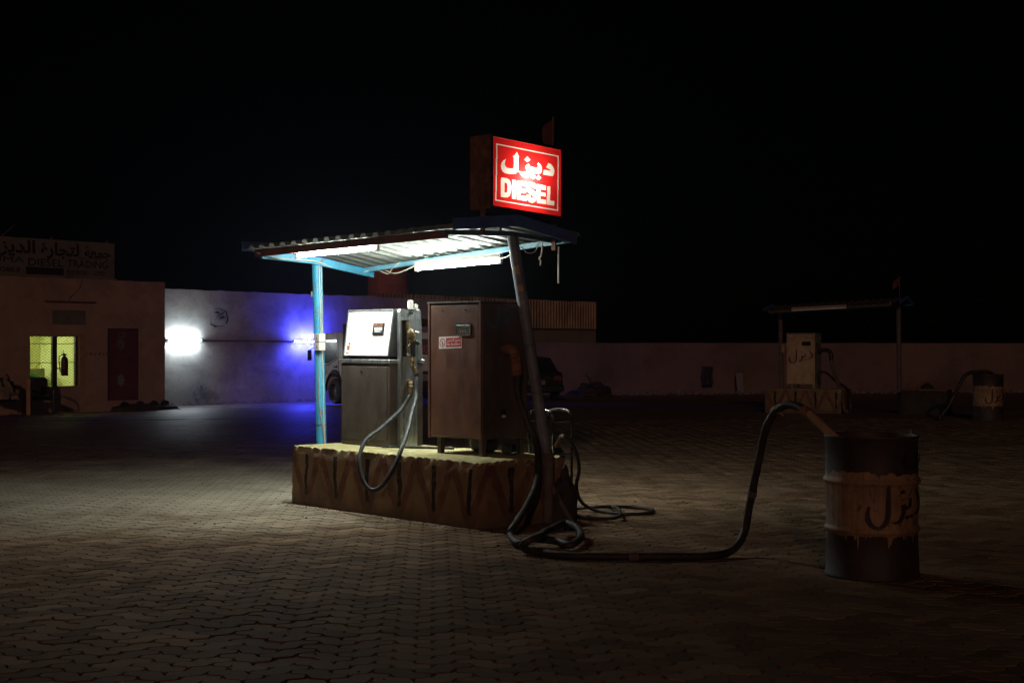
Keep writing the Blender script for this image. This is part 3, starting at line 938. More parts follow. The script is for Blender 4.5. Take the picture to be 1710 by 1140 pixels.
tube_light(S, K((-2.12, -.235, 2.222)), K((-.985, -.235, 2.239)), 'fluorescent_lamp', 'lit white tube under the front beam of the shelter', 'lit tubes of the shelter', M['tube'])
tube_light(S, K((-1.83, .865, 2.136)), K((-.70, .865, 2.161)), 'fluorescent_lamp', 'lit white tube hung on the back beam of the shelter', 'lit tubes of the shelter', M['tube'])

# ---- white-faced dispenser
def w_dispenser():
    x0, x1 = -2.385, -1.66
    yf, yb = .42, .80
    t = thing('fuel_dispenser', 'white-faced steel diesel dispenser with a hose looping over the plinth', 'fuel dispenser', ((x0+x1)/2, .6, HP), S, 'fuel dispensers')
    zs = 1.275
    mb = MB(); mb.box((x0, yf, HP + .005), (x1, yb, zs), .008)
    cab = mb.build('cabinet', M['steel_dark'], t)
    mb = MB(); mb.box((x0 + .03, yf - .006, HP + .06), (x1 - .03, yf - .0005, zs - .03), .003); dr = mb.build('front_door', M['steel_dark'], cab)
    mb = MB(); mb.lathe([(.011, 0), (.011, .006), (.007, .010)], 14)
    lk = [Vector((v.x - 2.06, yf - .006 - v.z, 1.20 + v.y)) for v in mb.v]; mb.v = lk; mb.build('lock', M['chrome'], dr)
    mb = MB(); mb.box((x0 - .012, yf - .012, zs), (x1 + .012, yb + .012, zs + .035), .006); mb.build('top_lip', M['steel'], t)
    mb = MB(); mb.box((x0 - .03, yf + .03, HP + .002), (x0 - .002, yb - .03, HP + .07)); mb.build('foot_bracket', M['rust'], t)
    # head with sloping faces
    zb, zt = 1.335, 1.757
    hx0, hx1 = x0 + .03, x1 - .025
    prof = [(yf + .012, zb), (yf + .075, zt), (yb - .06, zt), (yb + .0, zb)]
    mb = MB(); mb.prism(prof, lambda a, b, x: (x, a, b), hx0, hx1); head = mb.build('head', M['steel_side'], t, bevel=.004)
    mb = MB(); mb.box((hx0 + .03, yf + .05, zs + .034), (hx1 - .03, yb - .03, zb + .002)); mb.build('neck', M['black_plastic'], t)
    dy, dz = .063, zt - zb; ln = math.hypot(dy, dz); nx_ = Vector((0, -dz / ln, dy / ln))
    def face(s_, h, out):                      # s_ 0..1 across, h 0..1 up the sloping face
        p = Vector((lerp(hx0, hx1, s_), lerp(yf + .012, yf + .075, h), lerp(zb, zt, h)))
        return p + nx_ * out
    def slab(nm, s0, s1, h0, h1, o0, o1, m_, par):
        mb = MB()
        q = [face(s0, h0, o0), face(s1, h0, o0), face(s1, h1, o0), face(s0, h1, o0), face(s0, h0, o1), face(s1, h0, o1), face(s1, h1, o1), face(s0, h1, o1)]
        mb.add(q, [(0,3,2,1),(4,5,6,7),(0,1,5,4),(1,2,6,5),(2,3,7,6),(3,0,4,7)])
        return mb.build(nm, m_, par)
    dial = slab('dial_face', .022, .985, .02, .965, .001, .007, M['dial_white'], t)
    slab('trim', .0, .02, .0, 1.0, .001, .014, M['steel'], dial)
    slab('trim', .987, 1.0, .0, 1.0, .001, .011, M['steel'], dial)
    slab('trim', .0, 1.0, .967, 1.0, .0015, .016, M['steel'], dial)
    slab('trim', .0, 1.0, .0, .018, .0015, .012, M['black_plastic'], dial)
    c0, c1, h0, h1 = .605, .845, .455, .71
    slab('counter_window', c0, c1, h0, h1, .0072, .016, M['black_plastic'], dial)
    slab('counter_visor', c0 + .02, c1 - .02, .64, .69, .0162, .018, M['rust'], dial)
    for k in range(4):
        a = c0 + .045 + k * .043
        slab('digit_wheel', a, a + .030, .565, .61, .0162, .018, M['ink_white'], dial)
        slab('digit_wheel', a + .010, a + .020, .54, .563, .0162, .018, M['ink_white'], dial)
    slab('total_strip', c0 + .05, c1 - .06, .515, .53, .0162, .018, M['ink_white'], dial)
    slab('sticker', .060, .125, .13, .235, .0072, .0078, M['ink_orange'], dial)
    slab('sticker', .070, .115, .15, .17, .0080, .0084, M['ink_maroon'], dial)
    slab('sticker', .070, .115, .19, .21, .0080, .0084, M['ink_maroon'], dial)
    slab('sticker', .050, .115, .055, .085, .0072, .0078, M['wood'], dial)
    slab('sticker', .085, .13, .25, .29, .0072, .0078, M['ink_maroon'], dial)
    slab('sticker', .085, .135, .45, .57, .0072, .0078, M['cable'], dial)
    slab('sticker', .40, .62, .285, .33, .0072, .0078, M['white_plastic'], dial)
    slab('sticker', .345, .372, .26, .31, .0072, .0078, M['cable'], dial)
    slab('sticker', .695, .715, .36, .42, .0072, .0078, M['cable'], dial)
    # stainless side column with nozzle boot
    X0, X1 = x1 + .001, x1 + .045
    poly = [(.505, HP + .01), (.70, HP + .01), (.70, 1.30), (.758, 1.31), (.742, 1.735), (.725, 1.757), (.515, 1.757), (.505, 1.735)]
    mb = MB(); mb.prism(poly, lambda a, b, x: (x, a, b), X0, X1); colm = mb.build('side_column', M['steel'], t, bevel=.003)
    mb = MB(); mb.box((X1 - .002, .505, HP + .012), (X1 + .004, .517, 1.75)); mb.build('column_flange', M['steel'], colm)
    mb = MB(); mb.prism([(.522, 1.69), (.60, 1.757), (.522, 1.757)], lambda a, b, x: (x, a, b), X1 + .001, X1 + .012); mb.build('gusset', M['steel'], colm)
    mb = MB(); mb.box((X1 - .01, .525, 1.335), (X1 + .0025, .575, 1.66)); mb.build('nozzle_boot', M['black_plastic'], colm)
    mb = MB(); mb.box((X1 + .001, .520, 1.66), (X1 + .040, .620, 1.668)); mb.build('boot_hood', M['steel'], colm)
    mb = MB(); mb.box((X1 + .001, .576, 1.42), (X1 + .020, .582, 1.658)); mb.build('boot_cheek', M['brass'], colm)
    mb = MB(); mb.box((X1 - .002, .585, 1.757), (X1 + .024, .640, 1.835), .006); mb.build('light_bracket', M['white_plastic'], colm)
    mb = MB(); mb.box((X1 - .002, .645, 1.757), (X1 + .022, .690, 1.80), .004); mb.build('light_bracket', M['white_plastic'], colm)
    mb = MB(); mb.tube([(X1, .620, 1.735), (X1 + .02, .622, 1.715)], .009, 10); mb.build('bolt', M['chrome'], colm, smooth=True)
    # nozzle
    nx1 = X1 + .028
    noz = MB()
    noz.tube(spline([(nx1, .555, 1.655), (nx1 + .003, .562, 1.615), (nx1 + .006, .575, 1.57)], 6), [.012] * 6 + [.014] * 6 + [.017], 12)
    n = noz.build('nozzle', M['brass'], t, smooth=True)
    mb = MB(); mb.tube(spline([(nx1 + .006, .572, 1.578), (nx1 + .012, .590, 1.54), (nx1 + .012, .605, 1.50), (nx1 + .010, .612, 1.455)], 6),
                       [.018, .023, .028, .031, .033, .034, .034, .033, .034, .034, .033, .031, .028, .026, .025, .024, .023, .022, .022], 14)
    mb.build('nozzle_body', M['brass'], n, smooth=True)
    for zz in (1.628, 1.606, 1.585):
        mb = MB(); mb.tube([(nx1 + .002, .561, zz), (nx1 + .003, .564, zz - .010)], .0185, 14); mb.build('ring', M['brass'], n, smooth=True)
    mb = MB(); mb.tube([(nx1 + .012, .630, 1.555), (nx1 + .012, .668, 1.540)], [.016, .019], 12); mb.build('valve_cap', M['steel'], n, smooth=True)
    mb = MB(); mb.tube([(nx1 + .02, .628, 1.47), (nx1 + .02, .672, 1.452)], [.019, .021], 12); mb.build('vent_cap', M['black_plastic'], n, smooth=True)
    mb = MB(); mb.tube([(nx1 + .010, .614, 1.47), (nx1 + .012, .618, 1.33)], [.026, .022], 14); mb.build('grip', M['black_plastic'], n, smooth=True)
    mb = MB(); mb.tube(spline([(nx1 + .012, .600, 1.455), (nx1 + .016, .565, 1.435), (nx1 + .016, .556, 1.40), (nx1 + .014, .572, 1.372), (nx1 + .012, .556, 1.345), (nx1 + .012, .60, 1.335)], 6), .006, 8)
    mb.build('trigger_guard', M['brass'], n, smooth=True)
    mb = MB(); mb.tube(spline([(nx1 + .012, .617, 1.335), (nx1 + .014, .608, 1.29), (nx1 + .016, .606, 1.255), (nx1 + .020, .628, 1.215), (nx1 + .024, .640, 1.185)], 5),
                       [.017, .020, .018, .022, .024, .024, .021, .022, .018, .022, .022, .017, .018, .019, .019, .019, .019, .019, .019, .019, .019], 12)
    mb.build('swivel', M['brass'], n, smooth=True)
    mb = MB(); mb.tube([(nx1 + .024, .640, 1.188), (nx1 + .027, .648, 1.145)], .0165, 12); mb.build('ferrule', M['chrome'], n, smooth=True)
    # hose outlet and hose
    mb = MB(); mb.tube(spline([(X1 - .005, .605, 1.105), (X1 + .03, .60, 1.10), (X1 + .045, .59, 1.075), (X1 + .047, .585, 1.02), (X1 + .048, .58, .985)], 5),
                       [.026, .026, .028, .028, .024, .024, .024, .026, .026, .020, .024, .024, .024, .020, .022, .022, .022, .018, .018, .018, .018], 14)
    ol = mb.build('hose_outlet', M['brass'], t, smooth=True)
    a = S.w((X1 + .048, .578, .99)); e = S.w((nx1 + .027, .648, 1.15))
    pts = [a, px(668, 685, 13.15), px(640, 712, 12.85), px(612, 735, 12.6), px(600.5, 765, 12.45), px(604, 798, 12.35), px(617, 817, 12.3), px(636, 812, 12.3),
           px(655, 785, 12.35), px(672, 745, 12.5), px(685, 700, 12.9), px(694, 662, 13.2), e]
    hose(pts, .0185, 'hose', M['hose_grey'], t, 12)
    return t
w_dispenser()

# ---- box dispenser (brown one on the lit island, cream one far off)
def box_dispenser(F, x0, x1, y0, y1, z0, z1, zf, mf, ms, label, group):
    t = thing('fuel_dispenser', label, 'fuel dispenser', ((x0+x1)/2, (y0+y1)/2, zf), F, group)
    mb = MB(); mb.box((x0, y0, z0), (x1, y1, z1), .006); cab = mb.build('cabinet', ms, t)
    mb = MB(); mb.box((x0 + .024, y0 - .016, z0 + .012), (x1 - .03, y0 - .001, z1 - .012), .004); door = mb.build('front_door', mf, t)
    mb = MB(); mb.box((x0 - .004, y0 - .022, z0 - .004), (x0 + .021, y0 - .0005, z1 + .004), .003); mb.build('edge_post', mf, t)
    mb = MB(); mb.box((x1 - .027, y0 - .020, z0 - .004), (x1 + .004, y0 - .0005, z1 + .004), .003); mb.build('edge_post', mf, t)
    mb = MB(); mb.box((x0 - .01, y0 - .026, z1 + .0045), (x1 + .01, y1 + .01, z1 + .016), .003); mb.build('lid', ms, t)
    for fx in (.28, .72):
        mb = MB(); mb.tube([(lerp(x0, x1, fx), y0 - .016, z1 - .055), (lerp(x0, x1, fx), y0 - .024, z1 - .058)], .006, 8); mb.build('screw', M['black_plastic'], door)
    for (lx, ly) in ((x0 + .11, y0 + .03), (x1 - .03, y0 + .03), (x0 + .11, y1 - .04), (x1 - .05, y1 - .04)):
        mb = MB(); mb.box((lx - .022, ly - .022, zf), (lx + .022, ly + .022, z0 + .005)); mb.build('leg', ms, t)
    return t, door, cab

bx0, bx1, by0, by1, bz0, bz1 = -1.035, -.365, .37, .88, .665, 1.785
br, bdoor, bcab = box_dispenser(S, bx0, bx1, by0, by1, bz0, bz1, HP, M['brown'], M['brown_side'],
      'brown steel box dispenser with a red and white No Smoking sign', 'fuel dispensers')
yf = by0 - .016
def onbrown(a, b, o=.001): return Vector((a, yf - o, b))
# counter recess
cx0, cx1, cz0, cz1 = -.675, -.475, 1.525, 1.618
mb = MB(); mb.box((cx0, yf - .004, cz0), (cx1, yf - .0005, cz1)); cw = mb.build('counter_window', M['black_plastic'], bdoor)
mb = MB(); mb.box((cx0 + .016, yf - .012, cz1 - .028), (cx1 - .016, yf - .0045, cz1 - .010), .003); mb.build('visor', M['steel'], cw)
mb = MB(); mb.box((cx0 + .024, yf - .008, cz0 + .006), (cx1 - .028, yf - .0045, cz0 + .056)); pl = mb.build('counter_plate', M['brown_side'], cw)
mb = MB(); mb.box((cx0 + .018, yf - .010, cz0 - .006), (cx1 - .022, yf - .0045, cz0 + .002)); mb.build('ledge', M['steel'], cw)
mb = MB(); mb.box((cx1 - .022, yf - .010, cz0), (cx1 - .010, yf - .0045, cz1 - .010)); mb.build('ledge', M['steel'], cw)
for k in range(3):
    mb = MB(); mb.box((cx0 + .062 + k * .03, yf - .0095, cz0 + .018), (cx0 + .070 + k * .03, yf - .0082, cz0 + .036)); mb.build('digit_wheel', M['ink_orange'], cw)
# no smoking sign
def nosmoking():
    # corners on the door, hung slightly out of true
    a0, a1 = -.895, -.600
    def q(s_, t_, o): return Vector((lerp(a0, a1, s_), yf - o, lerp(1.408, 1.508, t_) + .008 * s_))
    def plate(nm, s0, s1, t0, t1, o0, o1, m_, par):
        mb = MB(); v = [q(s0,t0,o0), q(s1,t0,o0), q(s1,t1,o0), q(s0,t1,o0), q(s0,t0,o1), q(s1,t0,o1), q(s1,t1,o1), q(s0,t1,o1)]
        mb.add(v, [(0,3,2,1),(4,5,6,7),(0,1,5,4),(1,2,6,5),(2,3,7,6),(3,0,4,7)]); return mb.build(nm, m_, par)
    mb = MB()
    v = [q(0,0,.0005), q(1,0,.0005), q(1,1,.0005), q(0,1,.0005), q(0,0,.0025), q(1,0,.0025), q(1,1,.0025), q(0,1,.0025)]
    mb.add(v, [(0,3,2,1),(4,5,6,7),(0,1,5,4),(1,2,6,5),(2,3,7,6),(3,0,4,7)])
    o = mb.build('no_smoking_sign', M['ink_white'], br)
    plate('red_field', .32, .975, .12, .88, .0027, .0032, M['ink_red'], o)
    lettering('No Smoking', lambda a, b: q(.35 + .59 * a, .18 + .28 * b, .0036), 'english_words', M['ink_white'], o, .018)
    lettering('\uFEE6\uFEF4\uFEA7\uFEAA\uFE98\uFEDF\uFE8D \uFEC9\uFEEE\uFEE8\uFEE4\uFEE3', lambda a, b: q(.36 + .59 * a, .46 + .36 * b, .0036), 'arabic_words', M['ink_white'], o, .012)
    mb = MB(); n = 24; vv = []; ff = []
    for k in range(n):
        a = 2 * pi * k / n
        for r in (.37, .30): vv.append(q(.16 + r * .33 * cos(a), .5 + r * sin(a), .0036))
    for k in range(n):
        j = (k + 1) % n; ff.append((2*k, 2*j, 2*j+1, 2*k+1))
    mb.add(vv, ff)
    mb.add([q(.16 - .24*.33, .5 + .20, .0036), q(.16 - .20*.33, .5 + .25, .0036), q(.16 + .24*.33, .5 - .20, .0036), q(.16 + .20*.33, .5 - .25, .0036)], [(0, 2, 3, 1)])
    mb.build('ban_ring', M['ink_red'], o)
    mb = MB(); mb.add([q(.135, .30, .0034), q(.175, .30, .0034), q(.170, .62, .0034), q(.145, .62, .0034)], [(0, 1, 2, 3)]); mb.build('cigarette', M['ink_black'], o)
nosmoking()
# worn rectangle where an older notice was
mb = MB(); mb.box((-.80, yf - .0008, 1.245), (-.55, yf - .0002, 1.39)); mb.build('notice_mark', M['brown_mark'], bdoor)
# side: faded blue word, brass elbow, hose, hole
xs_ = bx1
diesel_scrawl(lambda a, b: Vector((xs_ + .0025, .42 + .40 * a, 1.58 + .19 * b)), .085, 'faded_word', M['ink_blue'], bcab)
mb = MB(); mb.lathe([(.035, 0), (.035, .002)], 20); mb.v = [Vector((xs_ + .001 + v.z, .60 + v.x, .88 + v.y)) for v in mb.v]; mb.build('cable_hole', M['black_plastic'], bcab)
mb = MB(); mb.lathe([(.020, 0), (.020, .004)], 16); mb.v = [Vector((xs_ + .004 + v.z, .60 + v.x * 1.1, .853 + v.y * .6)) for v in mb.v]; mb.build('hole_light', M['white_plastic'], bcab)  # white disc painted in for the light shining through the hole
mb = MB(); mb.tube(spline([(xs_ - .02, .61, 1.40), (xs_ + .05, .61, 1.405), (xs_ + .10, .625, 1.385), (xs_ + .115, .635, 1.33), (xs_ + .118, .64, 1.26), (xs_ + .122, .645, 1.19)], 6),
                   [.036]*4 + [.043]*6 + [.046]*4 + [.040, .048, .040, .048, .040, .048] + [.044]*5 + [.046]*6, 16)
elb = mb.build('outlet_elbow', M['rust'], br, smooth=True)
a = S.w((xs_ + .122, .645, 1.20))
h_ = .028
hose([a, px(864, 655, 12.3), px(878, 700, 12.25), px(893, 735, 12.2), px(899, 775, 12.05), px(893, 815, 11.8), px(876, 850, 11.55), pxh(856, 880, .10), pxh(852, 893, .05),
      pxh(866, 907, .04), pxh(893, 899, .06), pxh(930, 903, .05), pxh(955, 909, .04), pxh(971, 893, h_ + .03), pxh(960, 877, h_ + .06), pxh(942, 873, .09), pxh(918, 884, .11), pxh(895, 897, .115), pxh(878, 905, .09),
      pxh(874, 913, .05), pxh(894, 921, h_), pxh(945, 927, h_), pxh(1020, 929, h_), pxh(1110, 929, h_), pxh(1185, 928, h_), pxh(1222, 918, h_ + .02), px(1244, 887, 10.35), px(1253, 840, 10.33), px(1263, 790, 10.25),
      px(1272, 745, 10.18), px(1281, 708, 10.08), px(1297, 686, 9.95), px(1318, 676, 9.85), px(1337, 680, 9.75), px(1345, 686, 9.7)], .027, 'delivery_hose', M['dusty_hose'], br, 12, 7)
mb = MB(); mb.tube([px(1342, 684, 9.71), px(1352, 691, 9.66)], .034, 12); mb.build('hose_clamp', M['rust'], br, world=True, smooth=True)
mb = MB(); mb.tube([px(1349, 689, 9.67), px(1398, 734, 9.47)], .028, 12); mb.build('delivery_pipe', M['wood'], br, world=True, smooth=True)
for (ca_, cb_) in ((pxh(1050, 929.2, .028), pxh(1066, 929.2, .028)), (px(1255.5, 828, 10.32), px(1257.5, 818, 10.30))):
    mb = MB(); mb.tube([ca_, cb_], .0325, 12); mb.build('hose_coupling', M['old_steel'], br, world=True, smooth=True)
mb = MB(); mb.tube([px(1293, 687, 9.99), px(1300, 683, 9.94)], .0335, 12); mb.build('hose_tie', M['wood'], br, world=True, smooth=True)
mb = MB(); mb.tube([px(1297, 684, 9.93), px(1308, 694, 9.90)], .006, 6); mb.build('hose_tie', M['wood'], br, world=True)
# pump bowl hanging below the cabinet
mb = MB(); mb.lathe([(.0, .0), (.07, .004), (.11, .03), (.125, .08), (.125, .13)], 24, (-.60, .60, HP + .012)); mb.build('pump_bowl', M['black'], br, smooth=True)
mb = MB(); mb.box((-.34, .55, HP + .03), (-.22, .63, HP + .10), .01); mb.build('junction_box', M['black_plastic'], br)
# loose pipe on the plinth
mb = MB(); mb.tube([S.w((-1.62, .31, HP + .02)), S.w((-1.02, .62, HP + .022))], .011, 8)
tag(mb.build('loose_pipe', M['hose_grey'], None, world=True, F=S, base=(-1.3, .45, HP), smooth=True), 'thin dark pipe lying on the plinth between the pumps', 'pipe')

# ---- transfer pump in its tubular frame beside the leaning post
tp_b = (-.36, 1.13, 0)
tp = thing('transfer_pump', 'small pump in a bright tubular frame behind the leaning post', 'pump', tp_b, S)
PX_, PY_ = -.385, .13
def tpp(x, y, z): return Vector((x + PX_, y + PY_, z + .10))
for yy in (.90, 1.12):
    mb = MB(); mb.tube(spline([tpp(-.12, yy, -.09), tpp(-.12, yy, .30), tpp(-.12, yy, .70), tpp(-.07, yy, .78), tpp(.12, yy, .78), tpp(.17, yy, .70), tpp(.17, yy, .30), tpp(.17, yy, -.09)], 6), .011, 10)
    mb.build('frame_hoop', M['chrome'], tp, smooth=True)
for zz in (-.08, .42, .70):
    for xx in (-.12, .17):
        mb = MB(); mb.cyl(tpp(xx, .90, zz), tpp(xx, 1.12, zz), .010, 10); mb.build('frame_rail', M['chrome'], tp, smooth=True)
mb = MB(); mb.tube([tpp(-.08, 1.01, .38), tpp(.10, 1.01, .38)], [.10, .10], 20); mb.build('motor', M['black'], tp, smooth=True)
mb = MB(); mb.box(tuple(tpp(-.08, .93, -.10)), tuple(tpp(.12, 1.09, .28)), .01); mb.build('motor_base', M['black'], tp)
P_ = px(943, 729, 12.5); pl_ = S.l(P_)
mb = MB(); mb.tube(spline([tpp(.10, 1.01, .48), tpp(.17, 1.0, .565), tuple(pl_)], 6), [.022]*7 + [.020]*6, 12); mb.build('outlet', M['brass'], tp, smooth=True)
g_ = .019
hose([P_, px(950, 733, 12.5), px(962, 755, 12.45), px(967, 782, 12.4), px(962, 812, 12.4), pxh(970, 836, .12), pxh(990, 850, .04), pxh(1020, 856, g_), pxh(1050, 858, g_), pxh(1083, 856, g_), pxh(1087, 850, g_),
      pxh(1050, 846, g_), pxh(1000, 846, .05), pxh(962, 849, g_), pxh(950, 855, g_), pxh(975, 863, g_), pxh(1010, 865, g_), pxh(1036, 860, .05), pxh(1030, 848, .06), pxh(1015, 844, g_)], .015, 'hose', M['dusty_hose'], tp, 10, 8)
# heap of hose and rag against the end of the plinth
def heap(name, label, cat, centre, rx, ry, rz, m, seed, F=W, n=22, lump=.35, cut=.0):
    mb = MB(); vv = []; ff = []
    rings = 9
    for i in range(rings + 1):
        ph = (i / rings) * pi / 2
        for k in range(n):
            a = 2 * pi * k / n
            d_ = Vector((cos(a) * cos(ph), sin(a) * cos(ph), sin(ph)))
            q = 1 + lump * noise.noise(d_ * 2.3 + Vector((seed, 0, 0))) + lump * .5 * noise.noise(d_ * 6 + Vector((0, seed, 0)))
            vv.append((d_.x * rx * q, d_.y * ry * q, d_.z * rz * q - .02))
    for i in range(rings):
        for k in range(n):
            j = (k + 1) % n
            ff.append((i*n+k, i*n+j, i*n+n+j, i*n+n+k))
    mb.add([Vector(v) + Vector(centre) for v in vv], ff)
    o = mb.build(name, m, None, F=F, base=centre, smooth=True)
    return tag(o, label, cat)
heap('rag_heap', 'dark oily heap of rags against the end of the plinth', 'rags', (.075, .86, 0), .10, .13, .40, M['scrap'], 2.0, F=S)

# ---- DIESEL light box on the roof
class TiltMB(MB):
    """the sign hangs a little low at its far end"""
    def build(s, *a, **k):
        s.v = [K((p.x, p.y, p.z + .012 - .046 * (p.y - .05) / .775)) for p in s.v]
        return MB.build(s, *a, **k)

def sign_box():
    MB = TiltMB
    u0, u1 = -.045 + .15, -.145 - .0      # local x of the lit face (front) and the back
    xf, xb = .103, -.147
    y0, y1, z0, z1 = .05, .825, 2.495, 3.075
    t = thing('diesel_sign', 'red lit box sign with white Arabic and English lettering on the shelter roof', 'sign', tuple(K(((xf+xb)/2, (y0+y1)/2, z0))), S)
    th = .012
    mb = MB()
    mb.box((xb, y0, z0), (xf, y0 + th, z1)); mb.box((xb, y1 - th, z0), (xf, y1, z1))
    mb.box((xb, y0 + th, z0), (xf, y1 - th, z0 + th)); mb.box((xb, y0 + th, z1 - th), (xf, y1 - th, z1))
    mb.box((xb, y0 + th, z0 + th), (xb + th, y1 - th, z1 - th))
    shell = mb.build('casing', M['rust'], t)
    # pale enamel inside, a hair off the steel
    mb = MB(); g = th + .002
    mb.box((xb + g, y0 + g, z0 + g), (xf - .03, y0 + g + .002, z1 - g)); mb.box((xb + g, y1 - g - .002, z0 + g), (xf - .03, y1 - g, z1 - g))
    mb.box((xb + g, y0 + g + .003, z0 + g), (xf - .03, y1 - g - .003, z0 + g + .002)); mb.box((xb + g, y0 + g + .003, z1 - g - .002), (xf - .03, y1 - g - .003, z1 - g))
    mb.box((xb + g, y0 + g + .003, z0 + g + .003), (xb + g + .002, y1 - g - .003, z1 - g - .003))
    mb.build('inner_lining', M['steel_dark'], shell)
    for (a, b) in (((xf, y0 - .002, z0 - .006), (xf + .012, y1 + .002, z0 + .022)), ((xf, y0 - .002, z1 - .018), (xf + .012, y1 + .002, z1 + .004)),
                   ((xf, y0 - .002, z0 + .0225), (xf + .012, y0 + .012, z1 - .0185)), ((xf, y1 - .012, z0 + .0225), (xf + .012, y1 + .002, z1 - .0185))):
        mb = MB(); mb.box(a, b); mb.build('bezel', M['black_plastic'], t)
    # lettering traced as polygons on the unit face, then cut into a fine grid of red and white acrylic
    cTL, cTR, cBR, cBL = (48, 90), (910, 262), (925, 1070), (48, 965)
    def st_(p):
        # invert the bilinear map of the traced picture
        s_, v_ = .5, .5
        for _ in range(30):
            x = (1-s_)*(1-v_)*cTL[0] + s_*(1-v_)*cTR[0] + s_*v_*cBR[0] + (1-s_)*v_*cBL[0] - p[0]
            y = (1-s_)*(1-v_)*cTL[1] + s_*(1-v_)*cTR[1] + s_*v_*cBR[1] + (1-s_)*v_*cBL[1] - p[1]
            a = (1-v_)*(cTR[0]-cTL[0]) + v_*(cBR[0]-cBL[0]); b = (1-s_)*(cBL[0]-cTL[0]) + s_*(cBR[0]-cTR[0])
            c = (1-v_)*(cTR[1]-cTL[1]) + v_*(cBR[1]-cBL[1]); d_ = (1-s_)*(cBL[1]-cTL[1]) + s_*(cBR[1]-cTR[1])
            det = a*d_ - b*c
            s_ -= (d_*x - b*y) / det; v_ -= (a*y - c*x) / det
        return s_, v_
    D = [(160,608),(190,609),(215,612),(242,620),(262,635),(277,660),(285,690),(287,730),(285,770),(279,805),(270,830),(255,848),(235,857),(157,850)]
    Dh = [(205,668),(222,671),(232,680),(239,700),(240,725),(238,770),(233,788),(222,797),(203,795)]
    I = [(297,630),(342,635),(342,875),(295,870)]
    E1 = [(357,638),(474,655),(474,708),(405,700),(405,735),(468,742),(468,792),(403,786),(403,828),(476,835),(476,890),(356,877)]
    Sp = [(604,735),(558,728),(553,714),(540,708),(528,714),(528,730),(550,750),(582,768),(600,790),(608,820),(604,865),(590,893),(568,908),(540,910),(512,899),(492,876),(483,845),(482,815),(528,820),(533,845),(548,858),(561,852),(564,836),(555,818),(515,795),(489,770),(478,735),(480,705),(495,675),(515,662),(540,660),(568,666),(590,683),(601,708)]
    E2 = [(608,680),(726,695),(727,752),(657,742),(657,775),(722,782),(722,830),(655,822),(655,862),(731,870),(731,927),(613,912)]
    Lp = [(739,702),(782,706),(782,875),(837,882),(837,940),(742,928)]
    lam = [(355,280),(370,318),(385,345),(375,360),(377,440),(375,490),(368,525),(350,548),(320,557),(290,561),(240,560),(210,552),(180,532),(164,500),(158,465),(165,428),(185,395),(222,373),(210,400),(205,435),(212,462),(232,482),(265,491),(300,492),(316,486),(318,420),(314,352),(305,338),(330,318)]
    yz = [(505,430),(512,455),(540,468),(590,475),(615,472),(620,460),(616,446),(608,435),(628,412),(655,440),(668,470),(672,495),(668,530),(645,553),(590,552),(548,545),(535,562),(512,588),(485,597),(455,596),(420,578),(395,552),(375,520),(400,528),(440,530),(468,525),(480,514),(476,500),(465,482),(466,460),(480,444)]
    zd = [(445,380),(483,340),(523,380),(485,410)]
    y1d = [(527,588),(562,552),(597,586),(560,620)]; y2d = [(592,602),(628,565),(664,600),(627,632)]
    dal = [(752,418),(782,430),(806,452),(826,485),(833,520),(826,555),(810,580),(683,560),(697,500),(740,507),(782,513),(770,495),(745,482),(725,470)]
    fo = [(102,180),(885,330),(888,1002),(90,900)]
    fi = [(117,198),(872,344),(875,986),(105,886)]
    solids = [[st_(p) for p in q] for q in (D, I, E1, Sp, E2, Lp, lam, yz, zd, y1d, y2d, dal, fo)]
    hole_of = {0: [st_(p) for p in Dh], 12: [st_(p) for p in fi]}
    NX, NY = 230, 176
    cxs, cys = np.meshgrid((np.arange(NX) + .5) / NX, (np.arange(NY) + .5) / NY)
    def inside(poly):
        r = np.zeros(cxs.shape, bool); n = len(poly)
        for i in range(n):
            x1_, y1_ = poly[i]; x2_, y2_ = poly[(i + 1) % n]
            if abs(y1_ - y2_) < 1e-9: continue
            c = ((y1_ > cys) != (y2_ > cys)) & (cxs < (x2_ - x1_) * (cys - y1_) / (y2_ - y1_) + x1_)
            r ^= c
        return r
    white = np.zeros(cxs.shape, bool)
    for i, q in enumerate(solids):
        m_ = inside(q)
        if i in hole_of: m_ &= ~inside(hole_of[i])
        white |= m_
    ya, yb_, za, zb_ = y0 + .012, y1 - .012, z0 + .022, z1 - .018
    xp = xf - .004
    for nm, msk, m_ in (('red_panel', ~white, 'sign_red'), ('white_letters', white, 'sign_white')):
        # merge cells of a row into strips
        vv = []; ff = []
        for j in range(NY):
            i = 0
            while i < NX:
                if not msk[j, i]: i += 1; continue
                k = i
                while k < NX and msk[j, k]: k += 1
                a0, a1 = lerp(ya, yb_, i / NX), lerp(ya, yb_, k / NX); b0, b1 = lerp(zb_, za, j / NY), lerp(zb_, za, (j + 1) / NY)
                n = len(vv)
                vv += [(xp, a0, b0), (xp, a1, b0), (xp, a1, b1), (xp, a0, b1)]; ff.append((n, n + 3, n + 2, n + 1))
                i = k
        mb = MB(); mb.add(vv, ff); mb.build(nm, M[m_], t)
    # lamp inside
    mb = MB(); mb.tube([(.020, lerp(y0, y1, .44), lerp(z0, z1, .47)), (.020, lerp(y0, y1, .56), lerp(z0, z1, .43))], .020, 14); mb.build('bulb', M['bulb'], t, smooth=True)
    # carrying bars
    mb = MB(); mb.bar((.03, y0 - .022, 2.29), (.03, y0 - .022, 2.80), .040, .018, (0, 1, 0)); mb.build('support_bar', M['rust'], t)
    mb = MB(); mb.bar((.0, y1 + .004, 2.25), (.0, y1 + .004, 2.50), .045, .012, (0, 1, 0)); mb.build('support_bar', M['rust'], t)
